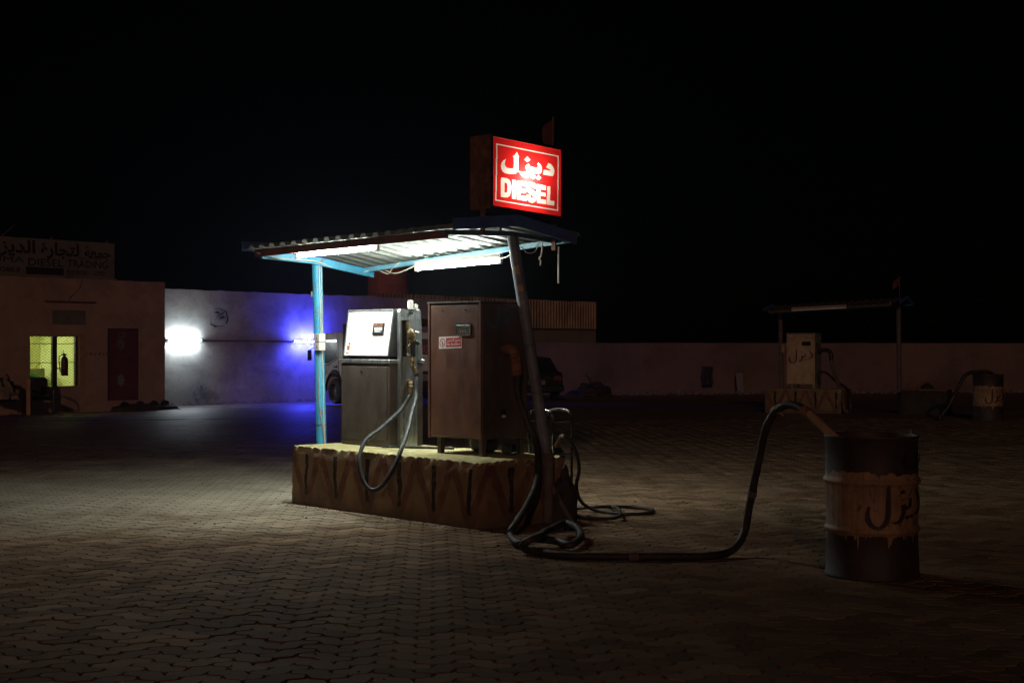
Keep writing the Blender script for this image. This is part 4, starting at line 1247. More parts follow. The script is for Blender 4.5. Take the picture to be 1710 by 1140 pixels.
    mb = MB(); mb.tube([(.04, y1 + .02, 2.28), (.04, y1 + .02, 1.98)], .007, 8); mb.build('hanging_rod', M['white_plastic'], t, smooth=True)
    return t
M['sign_red'] = translucent('red_acrylic', (.80, .022, .024))
M['sign_white'] = translucent('white_acrylic', (.9, .88, .86))
sign_box()
# flag staff above the sign
fl = thing('flag_staff', 'thin staff with a torn dark red flag behind the lit sign', 'flag', tuple(K((-.05, .86, 2.45))), S)
mb = MB(); mb.tube([K((-.05, .86, 2.40)), K((-.05, .87, 3.32))], .008, 8); mb.build('staff', M['rust'], fl, smooth=True)
mb = MB(); vv = []; ff = []
for i in range(7):
    for j in range(9):
        z = 3.30 - .022 * j * 1.2; x = -.05 - .012 * i * (1 - .06 * j * (i > 3)) ; y = .868 - .010 * i + .008 * sin(i * 1.3 + j)
        vv.append((x, y, z - .012 * i))
for i in range(6):
    for j in range(8): ff.append((i*9+j, i*9+j+1, i*9+10+j, i*9+9+j))
n_ = len(vv); vv += [(x, y + .004, z) for (x, y, z) in vv]; ff += [tuple(n_ + k for k in reversed(f)) for f in ff]
mb.add([K(p) for p in vv], ff); mb.build('cloth', M['flag'], fl)

# ---- cables of the shelter, switch box on the left post
def cable(pts, r, label, m='cable', n=8, base_i=0):
    mb = MB(); mb.tube(spline(pts, 9), r, n)
    o = mb.build('cable', M[m], None, world=True, base=tuple(pts[base_i]), smooth=True, angle=60)
    return tag(o, label, 'cable', 'cables strung on the lit shelter')
cable([px(429, 422, 13.909), px(470, 432, 14.013), px(525, 436, 14.324), px(560, 448, 14.532), px(600, 454, 14.740), px(636, 450, 14.740), px(662, 456, 14.532), px(698, 442, 14.117)], .006,
      'pale cable sagging from the left eave to the back tube')
cable([px(632, 451, 14.740), px(648, 457, 14.636), px(655, 449, 14.428), px(668, 438, 14.117)], .005, 'short loop of pale cable under the back beam of the shelter')
cable([px(456, 420, 13.909), px(480, 421, 13.805), px(500, 418, 13.702)], .005, 'brown cable feeding the front tube near the left eave', 'cable_brown')
cable([px(834, 431, 13.286), px(848, 428, 12.975), px(868, 412, 12.560), px(880, 422, 12.664), px(893, 420, 12.767), px(900, 405, 12.767)], .004, 'thin looped cable beside the top of the leaning post')
cable([px(906, 405, 12.819), px(904, 425, 12.819), px(901, 432, 12.819), px(903, 436, 12.830), px(902, 443, 12.819)], .007, 'frayed cable end hanging beyond the leaning post')
lp = lambda z, o=0.0: S.w(LFOOT.lerp(LTOP, z / LTOP.z) + Vector((.054, -.015 + o, 0)))
cable([lp(2.22), lp(1.9), lp(1.62, .004), lp(1.54)], .0045, 'pale cable running down the left post to the switch box')
cable([lp(2.19, .026), lp(1.9, .022), lp(1.62, .020), lp(1.54, .02)], .004, 'second pale cable beside it on the upper left post')
cable([lp(1.40, .012), lp(1.1, .018), lp(.75, .012), lp(.3, .02), lp(.03, .02)], .0055, 'pale cable from the switch box to the foot of the left post')
cable([lp(1.40, -.012), lp(1.15, -.03), lp(.85, -.035), lp(.62, .0), lp(.40, .01), lp(.03, 0)], .0045, 'brown cable bowing away from the lower left post', 'cable_brown')
sb = thing('switch_box', 'white double switch box fixed to the left blue post', 'switch box', tuple(S.l(lp(1.39))), S)
sbc = S.l(lp(1.47))
def sbx(nm, x0, x1, y0, y1, z0, z1, m_, par=sb, bev=.004):
    mb = MB(); mb.box((sbc.x + x0, sbc.y + y0, sbc.z + z0), (sbc.x + x1, sbc.y + y1, sbc.z + z1), bev); return mb.build(nm, m_, par)
b1 = sbx('upper_box', -.035, .055, -.06, .015, -.005, .075, M['white_plastic'])
b2 = sbx('lower_box', -.030, .055, -.06, .015, -.088, -.010, M['white_plastic'])
sbx('indicator', .0, .012, -.063, -.0605, .055, .062, M['ink_red'], b1, 0)
sbx('rocker', .012, .034, -.066, -.0605, .015, .045, M['batten'], b1, .002)
sbx('rocker', .012, .034, -.066, -.0605, -.065, -.035, M['batten'], b2, .002)
mb = MB(); c_ = S.l(lp(.66)); mb.lathe([(.056, 0), (.056, .012)], 18, (c_.x - .06, c_.y + .015, c_.z)); tag(mb.build('post_clamp', M['rust'], None, F=S, base=tuple(c_)), 'rusty strap clamped round the lower left post', 'clamp')
mb = MB(); c_ = LFOOT.lerp(LTOP, .86); mb.box((c_.x - .095, c_.y - .018, c_.z - .028), (c_.x - .048, c_.y + .018, c_.z + .028), .003); tag(mb.build('bracket', M['white_plastic'], None, F=S, base=tuple(c_)), 'small pale bracket on the upper left post', 'bracket')

# ================================================================== DRUM IN FRONT
def drum(x, y, label, group, name='oil_drum', open_top=True, rot=0, m='barrel', scrawl=True):
    R_, H_ = .292, .885
    z = G(x, y)
    F = Frame((x, y, z), rot)
    t = thing(name, label, 'drum', (0, 0, 0), F, group)
    prof = [(R_ - .012, .0), (R_, .006), (R_, .018), (R_ - .006, .026)]
    zc = .04
    def hoop(z0): return [(R_ - .006, z0 - .03), (R_ - .002, z0 - .018), (R_ + .007, z0 - .008), (R_ + .009, z0), (R_ + .007, z0 + .008), (R_ - .002, z0 + .018), (R_ - .006, z0 + .03)]
    prof += hoop(.30) + hoop(.60)
    prof += [(R_ - .006, .86), (R_, .868), (R_ + .003, .878), (R_, .885), (R_ - .010, .883), (R_ - .014, .87), (R_ - .012, .60), (R_ - .012, .35)]
    mb = MB(); vv = []; ff = []; n = 56; m_ = len(prof)
    for (r, zz) in prof:
        for k in range(n):
            a = 2 * pi * k / n
            dent = .011 * noise.noise(Vector((cos(a) * 1.6 + x, sin(a) * 1.6, zz * 3)))
            vv.append(((r + dent) * cos(a), (r + dent) * sin(a), zz))
    for i in range(m_ - 1):
        for k in range(n):
            j = (k + 1) % n
            ff.append((i*n+k, i*n+j, i*n+n+j, i*n+n+k))
    ff.append(tuple(range(n - 1, -1, -1))); ff.append(tuple(range((m_-1)*n, m_*n)))
    mb.add(vv, ff); body = mb.build('drum_shell', M[m], t, smooth=True, angle=50)
    def on(a0, a1, z0, z1):
        def f(s_, q): 
            a = lerp(a0, a1, s_); zz = lerp(z0, z1, q); rr = R_ + .0045
            for hz in (.30, .60):
                rr += .0075 * max(0, 1 - abs(zz - hz) / .022)
            return Vector((rr * cos(a), rr * sin(a), zz))
        return f
    if scrawl:
        diesel_scrawl(on(radians(-112), radians(-26), .325, .605), .075, 'painted_word', M['ink_dark'], body)
        mb = MB(); f = on(radians(-62), radians(-30), .69, .80)
        stroke(mb, [(.05, .85), (.0, .35), (.25, .05), (.6, .2), (.75, .9)], .18, f); stroke(mb, [(.8, .2), (1.1, .5), (1.15, .9)], .14, f)
        mb.build('painted_word', M['ink_black'], body)
        mb = MB(); mb.tube([(.19, -.215, .86), (.19, -.215, .925)], .004, 6); mb.build('rim_pin', M['wood'], t)
    return t
dp = pxg(1456, 959)
drum(dp.x, dp.y, 'open black oil drum with a dripping cream band and Arabic word', 'oil drums')

# ================================================================== FAR PUMP ISLAND
o2 = px(1405, 687, 33.0); S2 = Frame((o2.x, 33.0, G(o2.x, 33.0)), -27)
rough_block('pump_plinth', 1.75, .95, .53, S2, (-.87, .47, 0), M['plinth2'],
            'cream plinth with red and black stripes under the far cream pump', 'plinth', 9.3, step=.08, chip=.04)
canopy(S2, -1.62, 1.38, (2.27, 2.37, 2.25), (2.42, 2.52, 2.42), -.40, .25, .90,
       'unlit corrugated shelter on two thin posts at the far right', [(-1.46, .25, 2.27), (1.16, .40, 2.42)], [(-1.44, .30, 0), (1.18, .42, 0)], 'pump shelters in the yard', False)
tube_light(S2, (-.98, -.42, 2.27), (.20, -.42, 2.32), 'fluorescent_lamp', 'unlit tube along the front of the far shelter', 'unlit tubes', M['tube_off'])
mb = MB(); mb.tube([(1.18, .42, 0), (1.36, .30, .45)], .012, 6); tag(mb.build('prop_rod', M['rust'], None, F=S2, base=(1.25, .4, 0)), 'thin rod propped against the right post of the far shelter', 'rod')
far_t, far_door, far_cab = box_dispenser(S2, -1.30, -.66, .24, .78, .62, 1.76, .53, M['cream'], M['grey_green'],
      'cream box dispenser with a black Arabic word at the far shelter', 'fuel dispensers')
diesel_scrawl(lambda a, b: Vector((-1.26 + .56 * a, .24 - .018, 1.10 + .32 * b)), .055, 'painted_word', M['ink_black'], far_door)
mb = MB(); mb.box((-.95, .215, 1.49), (-.75, .2235, 1.585)); mb.build('counter_window', M['black_plastic'], far_door)
mb = MB(); mb.box((-.658, .30, 1.47), (-.64, .36, 1.56)); mb.build('latch', M['black_plastic'], far_cab)
mb = MB(); mb.tube(spline([(-.67, .50, 1.37), (-.55, .50, 1.39), (-.42, .49, 1.38), (-.36, .48, 1.30), (-.355, .48, 1.16)], 5), .045, 12); mb.build('outlet_elbow', M['black'], far_t, smooth=True)
mb = MB(); mb.tube(spline([(-.355, .48, 1.17), (-.30, .44, .95), (-.15, .30, .65), (.02, .05, .35), (.10, -.12, .10), (.20, -.15, .03)], 6), .040, 10); mb.build('delivery_hose', M['old_steel'], far_t, smooth=True)
mb = MB(); mb.tube(spline([(-.66, .60, .90), (-.5, .6, .88), (-.3, .55, .72), (-.1, .5, .60), (.1, .3, .45), (.16, .2, .05)], 6), .026, 10); mb.build('second_hose', M['black'], far_t, smooth=True)
mb = MB(); mb.tube(spline([(-.64, .45, .85), (-.60, .40, .70), (-.58, .35, .54)], 6), .022, 8); mb.build('drain_pipe', M['black'], far_t, smooth=True)
# flag on the far shelter
f2 = thing('flag_staff', 'thin staff with a limp flag on the far unlit shelter', 'flag', (1.18, .42, 2.46), S2)
mb = MB(); mb.tube([(1.18, .42, 2.44), (1.18, .42, 3.02)], .008, 6); mb.build('staff', M['rust'], f2)
mb = MB(); vv = []; ff = []
for i in range(6):
    for j in range(6): vv.append((1.17 - .028 * i, .42 + .015 * sin(i * 1.5 + j), 3.0 - .035 * j - .022 * i))
for i in range(5):
    for j in range(5): ff.append((i*6+j, i*6+j+1, i*6+7+j, i*6+6+j))
n_ = len(vv); vv += [(x, y + .004, z) for (x, y, z) in vv]; ff += [tuple(n_ + k for k in reversed(f)) for f in ff]
mb.add(vv, ff); mb.build('cloth', M['flag'], f2)
sb2 = MB(); sb2.box((-1.42, .20, 1.33), (-1.35, .26, 1.52), .004); tag(sb2.build('switch_box', M['wood'], None, F=S2, base=(-1.385, .23, 1.33)), 'tan switch box on the left post of the far shelter', 'switch box')
# second drum, hose into it
d2x, d2y = px(1650, 690, 29.0).x, 29.0
d2 = drum(d2x, d2y, 'small-looking oil drum with cream band by the far right wall', 'oil drums', rot=-8)
hose([Vector((d2x - 1.0, d2y - .2, G(d2x, d2y) + .03)), Vector((d2x - .78, d2y - .2, G(d2x, d2y) + .35)), Vector((d2x - .50, d2y - .15, G(d2x, d2y) + .85)), Vector((d2x - .2, d2y - .1, G(d2x, d2y) + .93)), Vector((d2x + .06, d2y, G(d2x, d2y) + .90)), Vector((d2x + .12, d2y, G(d2x, d2y) + .7))],
     .035, 'hose', M['black'], d2, 8, 6)
# trough
tr = thing('trough', 'dark open steel trough beside the right post of the far shelter', 'trough', (1.8, .25, 0), S2)
x0, x1, y0, y1 = 1.30, 2.28, .0, .55
for (a, b) in (((x0, y0, 0), (x1, y0 + .02, .55)), ((x0, y1 - .02, 0), (x1, y1, .55)), ((x0, y0 + .02, 0), (x0 + .02, y1 - .02, .55)), ((x1 - .02, y0 + .02, 0), (x1, y1 - .02, .55)), ((x0 + .02, y0 + .02, .02), (x1 - .02, y1 - .02, .05))):
    mb = MB(); mb.box(a, b); mb.build('panel', M['scrap'], tr)
mb = MB(); mb.bar((x0 - .01, y0 - .012, .545), (x1 + .01, y0 - .012, .545), .02, .03); mb.build('rim', M['rust'], tr)
heap('scrap_heap', 'dark lump of scrap lying in the trough at the far right', 'scrap', (1.8, .28, .48), .16, .14, .20, M['scrap'], 5.0, F=S2)

# ================================================================== OFFICE BUILDING
B = Frame((-13.1, 38.4, -.46), math.degrees(math.atan2(.802, .597)))
BL, BR, BH, BD = -5.0, 5.36, 3.60, 4.2
off = thing('office_building', 'low pink plastered office with a lit yellow window and maroon door', 'building', (0, 0, 0), B)
win = (.86, 2.42, .74, 2.06); dor = (3.35, 4.42, .30, 2.29)
mb = MB(); Tt = .22
xs = [BL, win[0], win[1], dor[0], dor[1], BR]
def wb(a, b, c, d_): mb.box((a, 0, c), (b, Tt, d_))
wb(BL, win[0], -.3, BH); wb(win[0], win[1], -.3, win[2]); wb(win[0], win[1], win[3], BH)
wb(win[1], dor[0], -.3, BH); wb(dor[0], dor[1], -.3, dor[2]); wb(dor[0], dor[1], dor[3], BH); wb(dor[1], BR, -.3, BH)
fw = mb.build('front_wall', M['pink_wall'], off)
mb = MB(); mb.box((BR - Tt, Tt + .001, -.3), (BR, BD, BH)); mb.build('side_wall', M['pink_wall'], off)
mb = MB(); mb.box((BL, Tt + .001, -.3), (BL + Tt, BD, BH)); mb.build('side_wall', M['pink_wall'], off)
mb = MB(); mb.box((BL + Tt + .001, BD - Tt, -.3), (BR - Tt - .001, BD - .001, BH)); mb.build('rear_wall', M['pink_wall'], off)
mb = MB(); mb.box((BL + Tt, Tt, 3.2), (BR - Tt, BD - Tt, 3.38)); mb.build('roof', M['shed_wall'], off)
# uneven parapet coping
mb = MB(); vv = []; ff = []
N_ = 60
for i in range(N_ + 1):
    x = lerp(BL, BR, i / N_)
    h = BH + .012 + .022 * max(0, noise.noise(Vector((x * 2.2, 0, 1)))) + .012 * noise.noise(Vector((x * 9, 0, 1)))
    vv += [(x, -.004, BH - .03), (x, -.004, h), (x, Tt + .004, h), (x, Tt + .004, BH - .03)]
for i in range(N_):
    a = i * 4
    for k in range(3): ff.append((a + k, a + k + 1, a + 5 + k, a + 4 + k))
ff.append((0, 1, 2, 3)); ff.append((N_*4+3, N_*4+2, N_*4+1, N_*4))
mb.add(vv, ff); mb.build('parapet', M['pink_wall'], off)
# window
wi = thing  # alias kept short
mb = MB(); f_ = .05
mb.box((win[0] - .03, -.012, win[3]), (win[1] + .16, .05, win[3] + .06)); mb.box((win[0] - .03, -.012, win[2] - .06), (win[1] + .16, .05, win[2]))
mb.box((win[1] - .05, .02, win[2]), (win[1], .10, win[3])); mb.box((win[0], .02, win[2]), (win[0] + .02, .10, win[3]))
mb.box((win[1] + .002, -.010, win[2]), (win[1] + .15, .012, win[3]))
wn_ = mb.build('window', M['frame_tan'], off)
wm = 1.645
mb = MB(); mb.box((wm - .07, .015, win[2]), (wm + .07, .09, win[3])); mb.build('mullion', M['frame_dark'], wn_)
mb = MB(); mb.box((win[1] - .12, .015, win[2]), (win[1] - .055, .09, win[3])); mb.build('mullion', M['frame_dark'], wn_)
for a, b in ((win[0] + .02, wm - .07), (wm + .07, win[1] - .12)):
    mb = MB(); mb.box((a, .07, win[2]), (b, .075, win[3])); mb.build('pane', M['glass'], wn_)
for zz in (1.37, 1.87):
    mb = MB(); mb.cyl((win[0], .045, zz), (win[1] - .05, .045, zz), .010, 6); mb.build('grille_bar', M['frame_dark'], wn_)
mb = MB()
x0, x1, z0, z1 = win[0] + .02, win[1] - .06, win[2], win[3]
sp_ = .075; k = x0 - (z1 - z0)
for sgn in (1, -1):
    k = -(z1 - z0) * 2
    while k < (x1 - x0) + (z1 - z0) * 2:
        # diagonal x = x0 + k + sgn*(z - z0)*1.7
        zz0, zz1 = z0, z1
        pts = []
        for zq in np.linspace(z0, z1, 60):
            xq = x0 + k + sgn * (zq - z0) * 1.7
            if x0 <= xq <= x1: pts.append((xq, zq))
        if len(pts) >= 2: mb.bar((pts[0][0], .055 + .003 * sgn, pts[0][1]), (pts[-1][0], .055 + .003 * sgn, pts[-1][1]), .003, .006)
        k += .13
mb.build('expanded_mesh', M['frame_dark'], wn_, kind='stuff')
mb = MB(); ring = [(1.16 + .085 * cos(a), .03, 1.26 + .085 * sin(a)) for a in [2*pi*i/24 for i in range(25)]]; mb.tube(ring, .006, 6); mb.build('grille_ring', M['frame_dark'], wn_)
# door
mb = MB(); mb.box((dor[0] + .02, .05, dor[2] + .02), (dor[1] - .02, .10, dor[3] - .02)); dd_ = mb.build('door', M['door'], off)
for (a, b) in (((dor[0], .01, dor[2]), (dor[0] + .02, .13, dor[3])), ((dor[1] - .02, .01, dor[2]), (dor[1], .13, dor[3])), ((dor[0] + .02, .01, dor[3] - .02), (dor[1] - .02, .13, dor[3]))):
    mb = MB(); mb.box(a, b); mb.build('door_frame', M['frame_dark'], dd_)
def star(cx, cz):
    mb = MB(); vv = []
    for k in range(16):
        a = 2*pi*k/16; r = .20 if k % 2 == 0 else .13
        vv.append((cx + r * cos(a) * .8, .046, cz + r * sin(a)))
    n = len(vv); vv += [(x, .0498, z) for x, y, z in vv]
    mb.add(vv, [tuple(range(n)), tuple(range(2*n-1, n-1, -1))] + [(i, (i+1) % n, n + (i+1) % n, n + i) for i in range(n)])
    mb.build('rosette', M['grey_green'], dd_)
star(3.84, 1.86); star(3.84, .86)
mb = MB(); mb.box((3.76, .044, 2.06), (3.98, .0498, 2.17)); pp = mb.build('notice', M['signboard'], dd_)
mb = MB(); mb.box((3.80, .042, 2.10), (3.94, .0435, 2.135)); mb.build('notice_print', M['ink_black'], pp)
mb = MB(); mb.box((dor[0] + .06, .03, dor[2] + .004), (dor[0] + .55, .06, dor[2] + .018)); mb.build('sill_edge', M['ink_red'], dd_)
# wall plate, hood strip, number scrawl
mb = MB(); mb.box((1.54, -.022, 2.39), (2.58, -.001, 2.77), .004); pl = mb.build('wall_plate', M['signboard'], off)
mb = MB(); mb.tube([(1.30, -.03, 2.99), (2.92, -.03, 2.99)], .022, 8); mb.build('conduit', M['rust'], off)
mb = MB(); mb.tube(spline([(2.10, -.01, 3.0), (2.12, -.01, 3.1), (2.40, -.01, 3.35), (2.5, -.01, 3.58)], 6), .006, 6); mb.build('wire', M['rust'], off)
mb = MB()
for k, (dx, kind_) in enumerate(((0, 1), (.10, 0), (.22, 2), (.34, 1), (.42, 0), (.52, 2), (.66, 1), (.78, 0))):
    f = lambda a, b: Vector((2.52 + a, -.004, 1.53 + b))
    if kind_ == 0: stroke(mb, [(dx, .0), (dx + .03, .11)], .016, f)
    elif kind_ == 1: stroke(mb, [(dx, .06), (dx + .05, .07), (dx + .02, .0)], .016, f)
    else: stroke(mb, [(dx, .10), (dx + .03, .04), (dx + .07, .11), (dx + .05, .0)], .016, f)
mb.build('wall_scrawl', M['ink_black'], fw)
# lit room behind the window
mb = MB()
rx0, rx1, ry, rz0, rz1 = .20, 3.05, 2.6, .10, 2.45
g = .03
mb.box((rx0, ry, rz0), (rx1, ry + g, rz1)); mb.box((rx0 - g, Tt + .01, rz0), (rx0 - .001, ry, rz1)); mb.box((rx1 + .001, Tt + .01, rz0), (rx1 + g, ry, rz1))
mb.box((rx0, Tt + .01, rz0 - g), (rx1, ry, rz0 - .001)); mb.box((rx0, Tt + .01, rz1 + .001), (rx1, ry, rz1 + g))
rm = mb.build('room', M['room'], off)
tube_light(B, (.75, ry - .10, 2.02), (1.95, ry - .10, 2.02), 'fluorescent_lamp', 'lit tube high on the back wall seen through the office window', 'lit tube in the office', M['tube_room'], side=(0, 1, 0))
mb = MB(); mb.box((1.75, 1.9, rz0), (2.7, 2.5, 1.18), .01); ct = mb.build('office_cabinet', M['cabinet'], None, F=B, base=(2.2, 2.2, rz0)); tag(ct, 'drab green cabinet inside the office window', 'cabinet')
mb = MB(); mb.box((2.15, 1.885, .5), (2.55, 1.899, 1.0)); mb.build('cabinet_door', M['cabinet'], ct)
heap('blanket_heap', 'brown blanket heaped inside the office window', 'blanket', (1.02, .75, rz0), .30, .26, 1.12, M['brown_cloth'], 4.0, F=B, lump=.3)
# green cushion leaning
mb = MB(); vv = []; ff = []
n = 10
for i in range(n + 1):
    for j in range(n + 1):
        a, b = i / n * 2 - 1, j / n * 2 - 1
        th_ = .07 * (1 - a**4) * (1 - b**4)
        vv.append((1.36 + .19 * a + .06 * b, .62 - th_, 0.90 + .17 * b - .05 * a))
for i in range(n + 1):
    for j in range(n + 1):
        a, b = i / n * 2 - 1, j / n * 2 - 1
        th_ = .07 * (1 - a**4) * (1 - b**4)
        vv.append((1.36 + .19 * a + .06 * b, .62 + th_, 0.90 + .17 * b - .05 * a))
for q in (0, (n+1)**2):
    for i in range(n):
        for j in range(n): ff.append((q + i*(n+1)+j, q + i*(n+1)+j+1, q + (i+1)*(n+1)+j+1, q + (i+1)*(n+1)+j))
mb.add(vv, ff); tag(mb.build('cushion', M['green_cloth'], None, F=B, base=(1.36, .62, .8), smooth=True), 'green cushion leaning inside the office window', 'cushion')
# fire extinguisher on the mullion
fe = thing('fire_extinguisher', 'fire extinguisher hanging on the middle bar of the office window', 'extinguisher', (1.86, -.10, 1.02), B)
mb = MB(); mb.lathe([(.0, 0), (.085, 0), (.095, .02), (.095, .42), (.08, .47), (.04, .51), (.025, .53)], 18, (1.86, -.10, 1.02)); cy = mb.build('cylinder', M['red_tank'], fe, smooth=True)
mb = MB(); mb.lathe([(.0965, .17), (.0965, .33)], 18, (1.86, -.10, 1.02), False, False); mb.build('label_band', M['ink_maroon'], cy)
mb = MB(); mb.box((1.83, -.13, 1.55), (1.89, -.07, 1.60)); mb.bar((1.76, -.10, 1.62), (1.94, -.10, 1.585), .02, .015); mb.bar((1.86, -.10, 1.59), (1.82, -.10, 1.70), .012, .012); mb.build('valve', M['black_plastic'], fe)
mb = MB(); mb.tube(spline([(1.83, -.10, 1.57), (1.72, -.10, 1.55), (1.69, -.10, 1.45), (1.71, -.10, 1.2), (1.74, -.10, 1.12)], 6), .012, 8); mb.build('discharge_hose', M['black'], fe, smooth=True)
mb = MB(); mb.box((1.66, -.02, 1.20), (1.90, .0, 1.23)); mb.bar((1.70, -.01, 1.21), (1.78, -.10, 1.21), .02, .02); mb.build('hanger', M['frame_dark'], fe)

# sign board on the roof
sg = thing('office_sign', 'long signboard with Arabic and English lettering on the office roof', 'sign', (.5, .06, 3.62), B)
sx0, sx1, sz0, sz1 = -2.6, 3.61, 3.66, 4.63
mb = MB(); mb.box((sx0, .03, sz0), (sx1, .07, sz1), .004); bd = mb.build('board', M['signboard'], sg)
for x in (-2.2, -.2, 1.6, 3.4):
    mb = MB(); mb.bar((x, .10, 3.5), (x, .10, 4.70), .04, .05, (0, 1, 0)); mb.build('support_post', M['rust'], sg)
mb = MB(); mb.bar((sx0, .026, sz0 - .02), (sx1 + .06, .026, sz0 - .02), .02, .05); mb.build('bottom_rail', M['signboard'], sg)
onb = lambda x0, x1, z0, z1: (lambda a, b: Vector((lerp(x0, x1, a), .027, lerp(z0, z1, b))))
lettering('\uFE94\uFECC\uFEE4\uFE9F'[::1], onb(2.60, 3.48, 4.13, 4.50), 'arabic_word', M['ink_dark'], sg, .035)
lettering('\uFE93\uFEAD\uFE8E\uFEA0\uFE98\uFEDF', onb(1.22, 2.43, 4.10, 4.56), 'arabic_word', M['ink_dark'], sg, .035)
lettering('\uFEDD\uFEB0\uFEF3\uFEAA\uFEDF\uFE8D', onb(-.42, 1.05, 4.12, 4.58), 'arabic_word', M['ink_dark'], sg, .035)
lettering('JUMA', onb(-.42, .70, 3.93, 4.13), 'english_word', M['ink_black'], sg, 0)
lettering('DIESEL', onb(.83, 1.92, 3.91, 4.11), 'english_word', M['ink_black'], sg, .012)
lettering('TRADING', onb(2.05, 3.38, 3.92, 4.12), 'english_word', M['ink_black'], sg, .012)
lettering('MOBILE :', onb(-.20, .70, 3.73, 3.85), 'small_word', M['ink_dark'], sg, .02)
mb = MB(); mb.box((.76, .024, 3.69), (1.93, .0295, 3.88)); pb = mb.build('painted_patch', M['ink_dark'], sg)
lettering('050', lambda a, b: Vector((lerp(.84, 1.10, a), .0225, lerp(3.73, 3.84, b))), 'small_word', M['ink_black'], pb, .02)
lettering('P.O.BOX : 12292', onb(2.04, 3.28, 3.73, 3.85), 'small_word', M['ink_dark'], sg, .02)
lettering('050-1193450', onb(2.42, 3.12, 4.14, 4.20), 'small_word', M['ink_black'], sg, .01)
mb = MB(); mb.tube([(.02, .08, 4.60), (.42, .02, 4.95)], .010, 6); mb.build('stay_rod', M['rust'], sg)

# chairs, post, sacks, mound
def chair(cx, cy, label, rot, z=0.0):
    Fc = Frame(B.w((cx, cy, z)), rot)
    Fc.o.z = G(Fc.o.x, Fc.o.y)
    t = thing('office_chair', label, 'chair', (0, 0, 0), Fc, 'chairs outside the office')
    mb = MB(); mb.box((-.24, -.24, .40), (.24, .24, .47), .03); mb.build('seat', M['black'], t)
    mb = MB()
    prof = [(-.25, .50), (-.27, .60), (-.26, .88), (-.20, .95), (.20, .95), (.26, .88), (.27, .60), (.25, .50)]
    mb.prism(prof, lambda a, b, y: (a, y + .12 * (b - .5), b), .22, .275); mb.build('backrest', M['black'], t, bevel=.01)
    for s_ in (-1, 1):
        mb = MB(); mb.tube(spline([(s_*.28, .26, .02), (s_*.28, -.05, .02), (s_*.28, -.25, .03), (s_*.28, -.27, .12), (s_*.28, -.26, .40), (s_*.28, -.25, .58), (s_*.28, -.20, .65), (s_*.28, .10, .66), (s_*.27, .26, .66)], 5), .014, 8)
        mb.build('side_frame', M['black_plastic'], t, smooth=True)
        mb = MB(); mb.tube([(s_*.26, .25, .40), (s_*.26, .29, .80)], .012, 8); mb.build('back_upright', M['black_plastic'], t, smooth=True)
        mb = MB(); mb.box((s_*.28 - .025, -.18, .668), (s_*.28 + .025, .12, .69), .006); mb.build('armrest', M['black_plastic'], t)
    mb = MB(); mb.cyl((-.27, -.22, .39), (.27, -.22, .39), .012, 8); mb.build('cross_rail', M['black_plastic'], t)
    mb = MB(); mb.cyl((-.27, .22, .39), (.27, .22, .39), .012, 8); mb.build('cross_rail', M['black_plastic'], t)
    return t
chair(.72, -.62, 'empty black cantilever armchair under the office window', 32)
chair(-.45, -.72, 'black chair under sacks at the left edge of the picture', 40)
hp = B.w((-.45, -.74, 0))
heap('sack_heap', 'grimy sacks piled on the chair at the left edge', 'sacks', (hp.x, hp.y, G(hp.x, hp.y) + .44), .36, .34, .50, M['sack'], 8.0, lump=.5)
wp = B.w((.13, -.98, 0)); wz = G(wp.x, wp.y)
mb = MB(); mb.box((wp.x - .055, wp.y - .05, wz), (wp.x + .055, wp.y + .05, wz + .93), .01); tag(mb.build('wooden_post', M['wood'], None, base=(wp.x, wp.y, wz)), 'pale wooden post standing between the two chairs', 'post')
mp_ = B.w((4.3, -.42, 0)); mz = G(mp_.x, mp_.y)
Fm = Frame((mp_.x, mp_.y, mz), math.degrees(B.a))
heap('earth_mound', 'low dark earth step below the maroon office door', 'earth', (0, 0, 0), 1.25, .42, .20, M['soil'], 6.0, F=Fm, lump=.25)
for i, (dx, lab) in enumerate(((-.75, 'dark shoe, first from the left on the step below the office door'), (-.22, 'dark shoe, second from the left on the step below the office door'), (.28, 'dark shoe, third from the left on the step below the office door'), (.66, 'dark shoe, rightmost on the step below the office door'))):
    t = thing('shoe', lab, 'shoe', (dx, -.05, .16), Fm, 'shoes on the office step')
    mb = MB(); mb.box((dx - .13, -.10, .155), (dx + .13, -.01, .185), .012); mb.build('sole', M['black'], t)
    mb = MB(); mb.tube(spline([(dx - .12, -.055, .19), (dx - .06, -.055, .225), (dx + .04, -.055, .215), (dx + .125, -.055, .19)], 4), [.03]*4 + [.045]*4 + [.042]*4 + [.02], 10); mb.build('upper', M['scrap'], t, smooth=True)

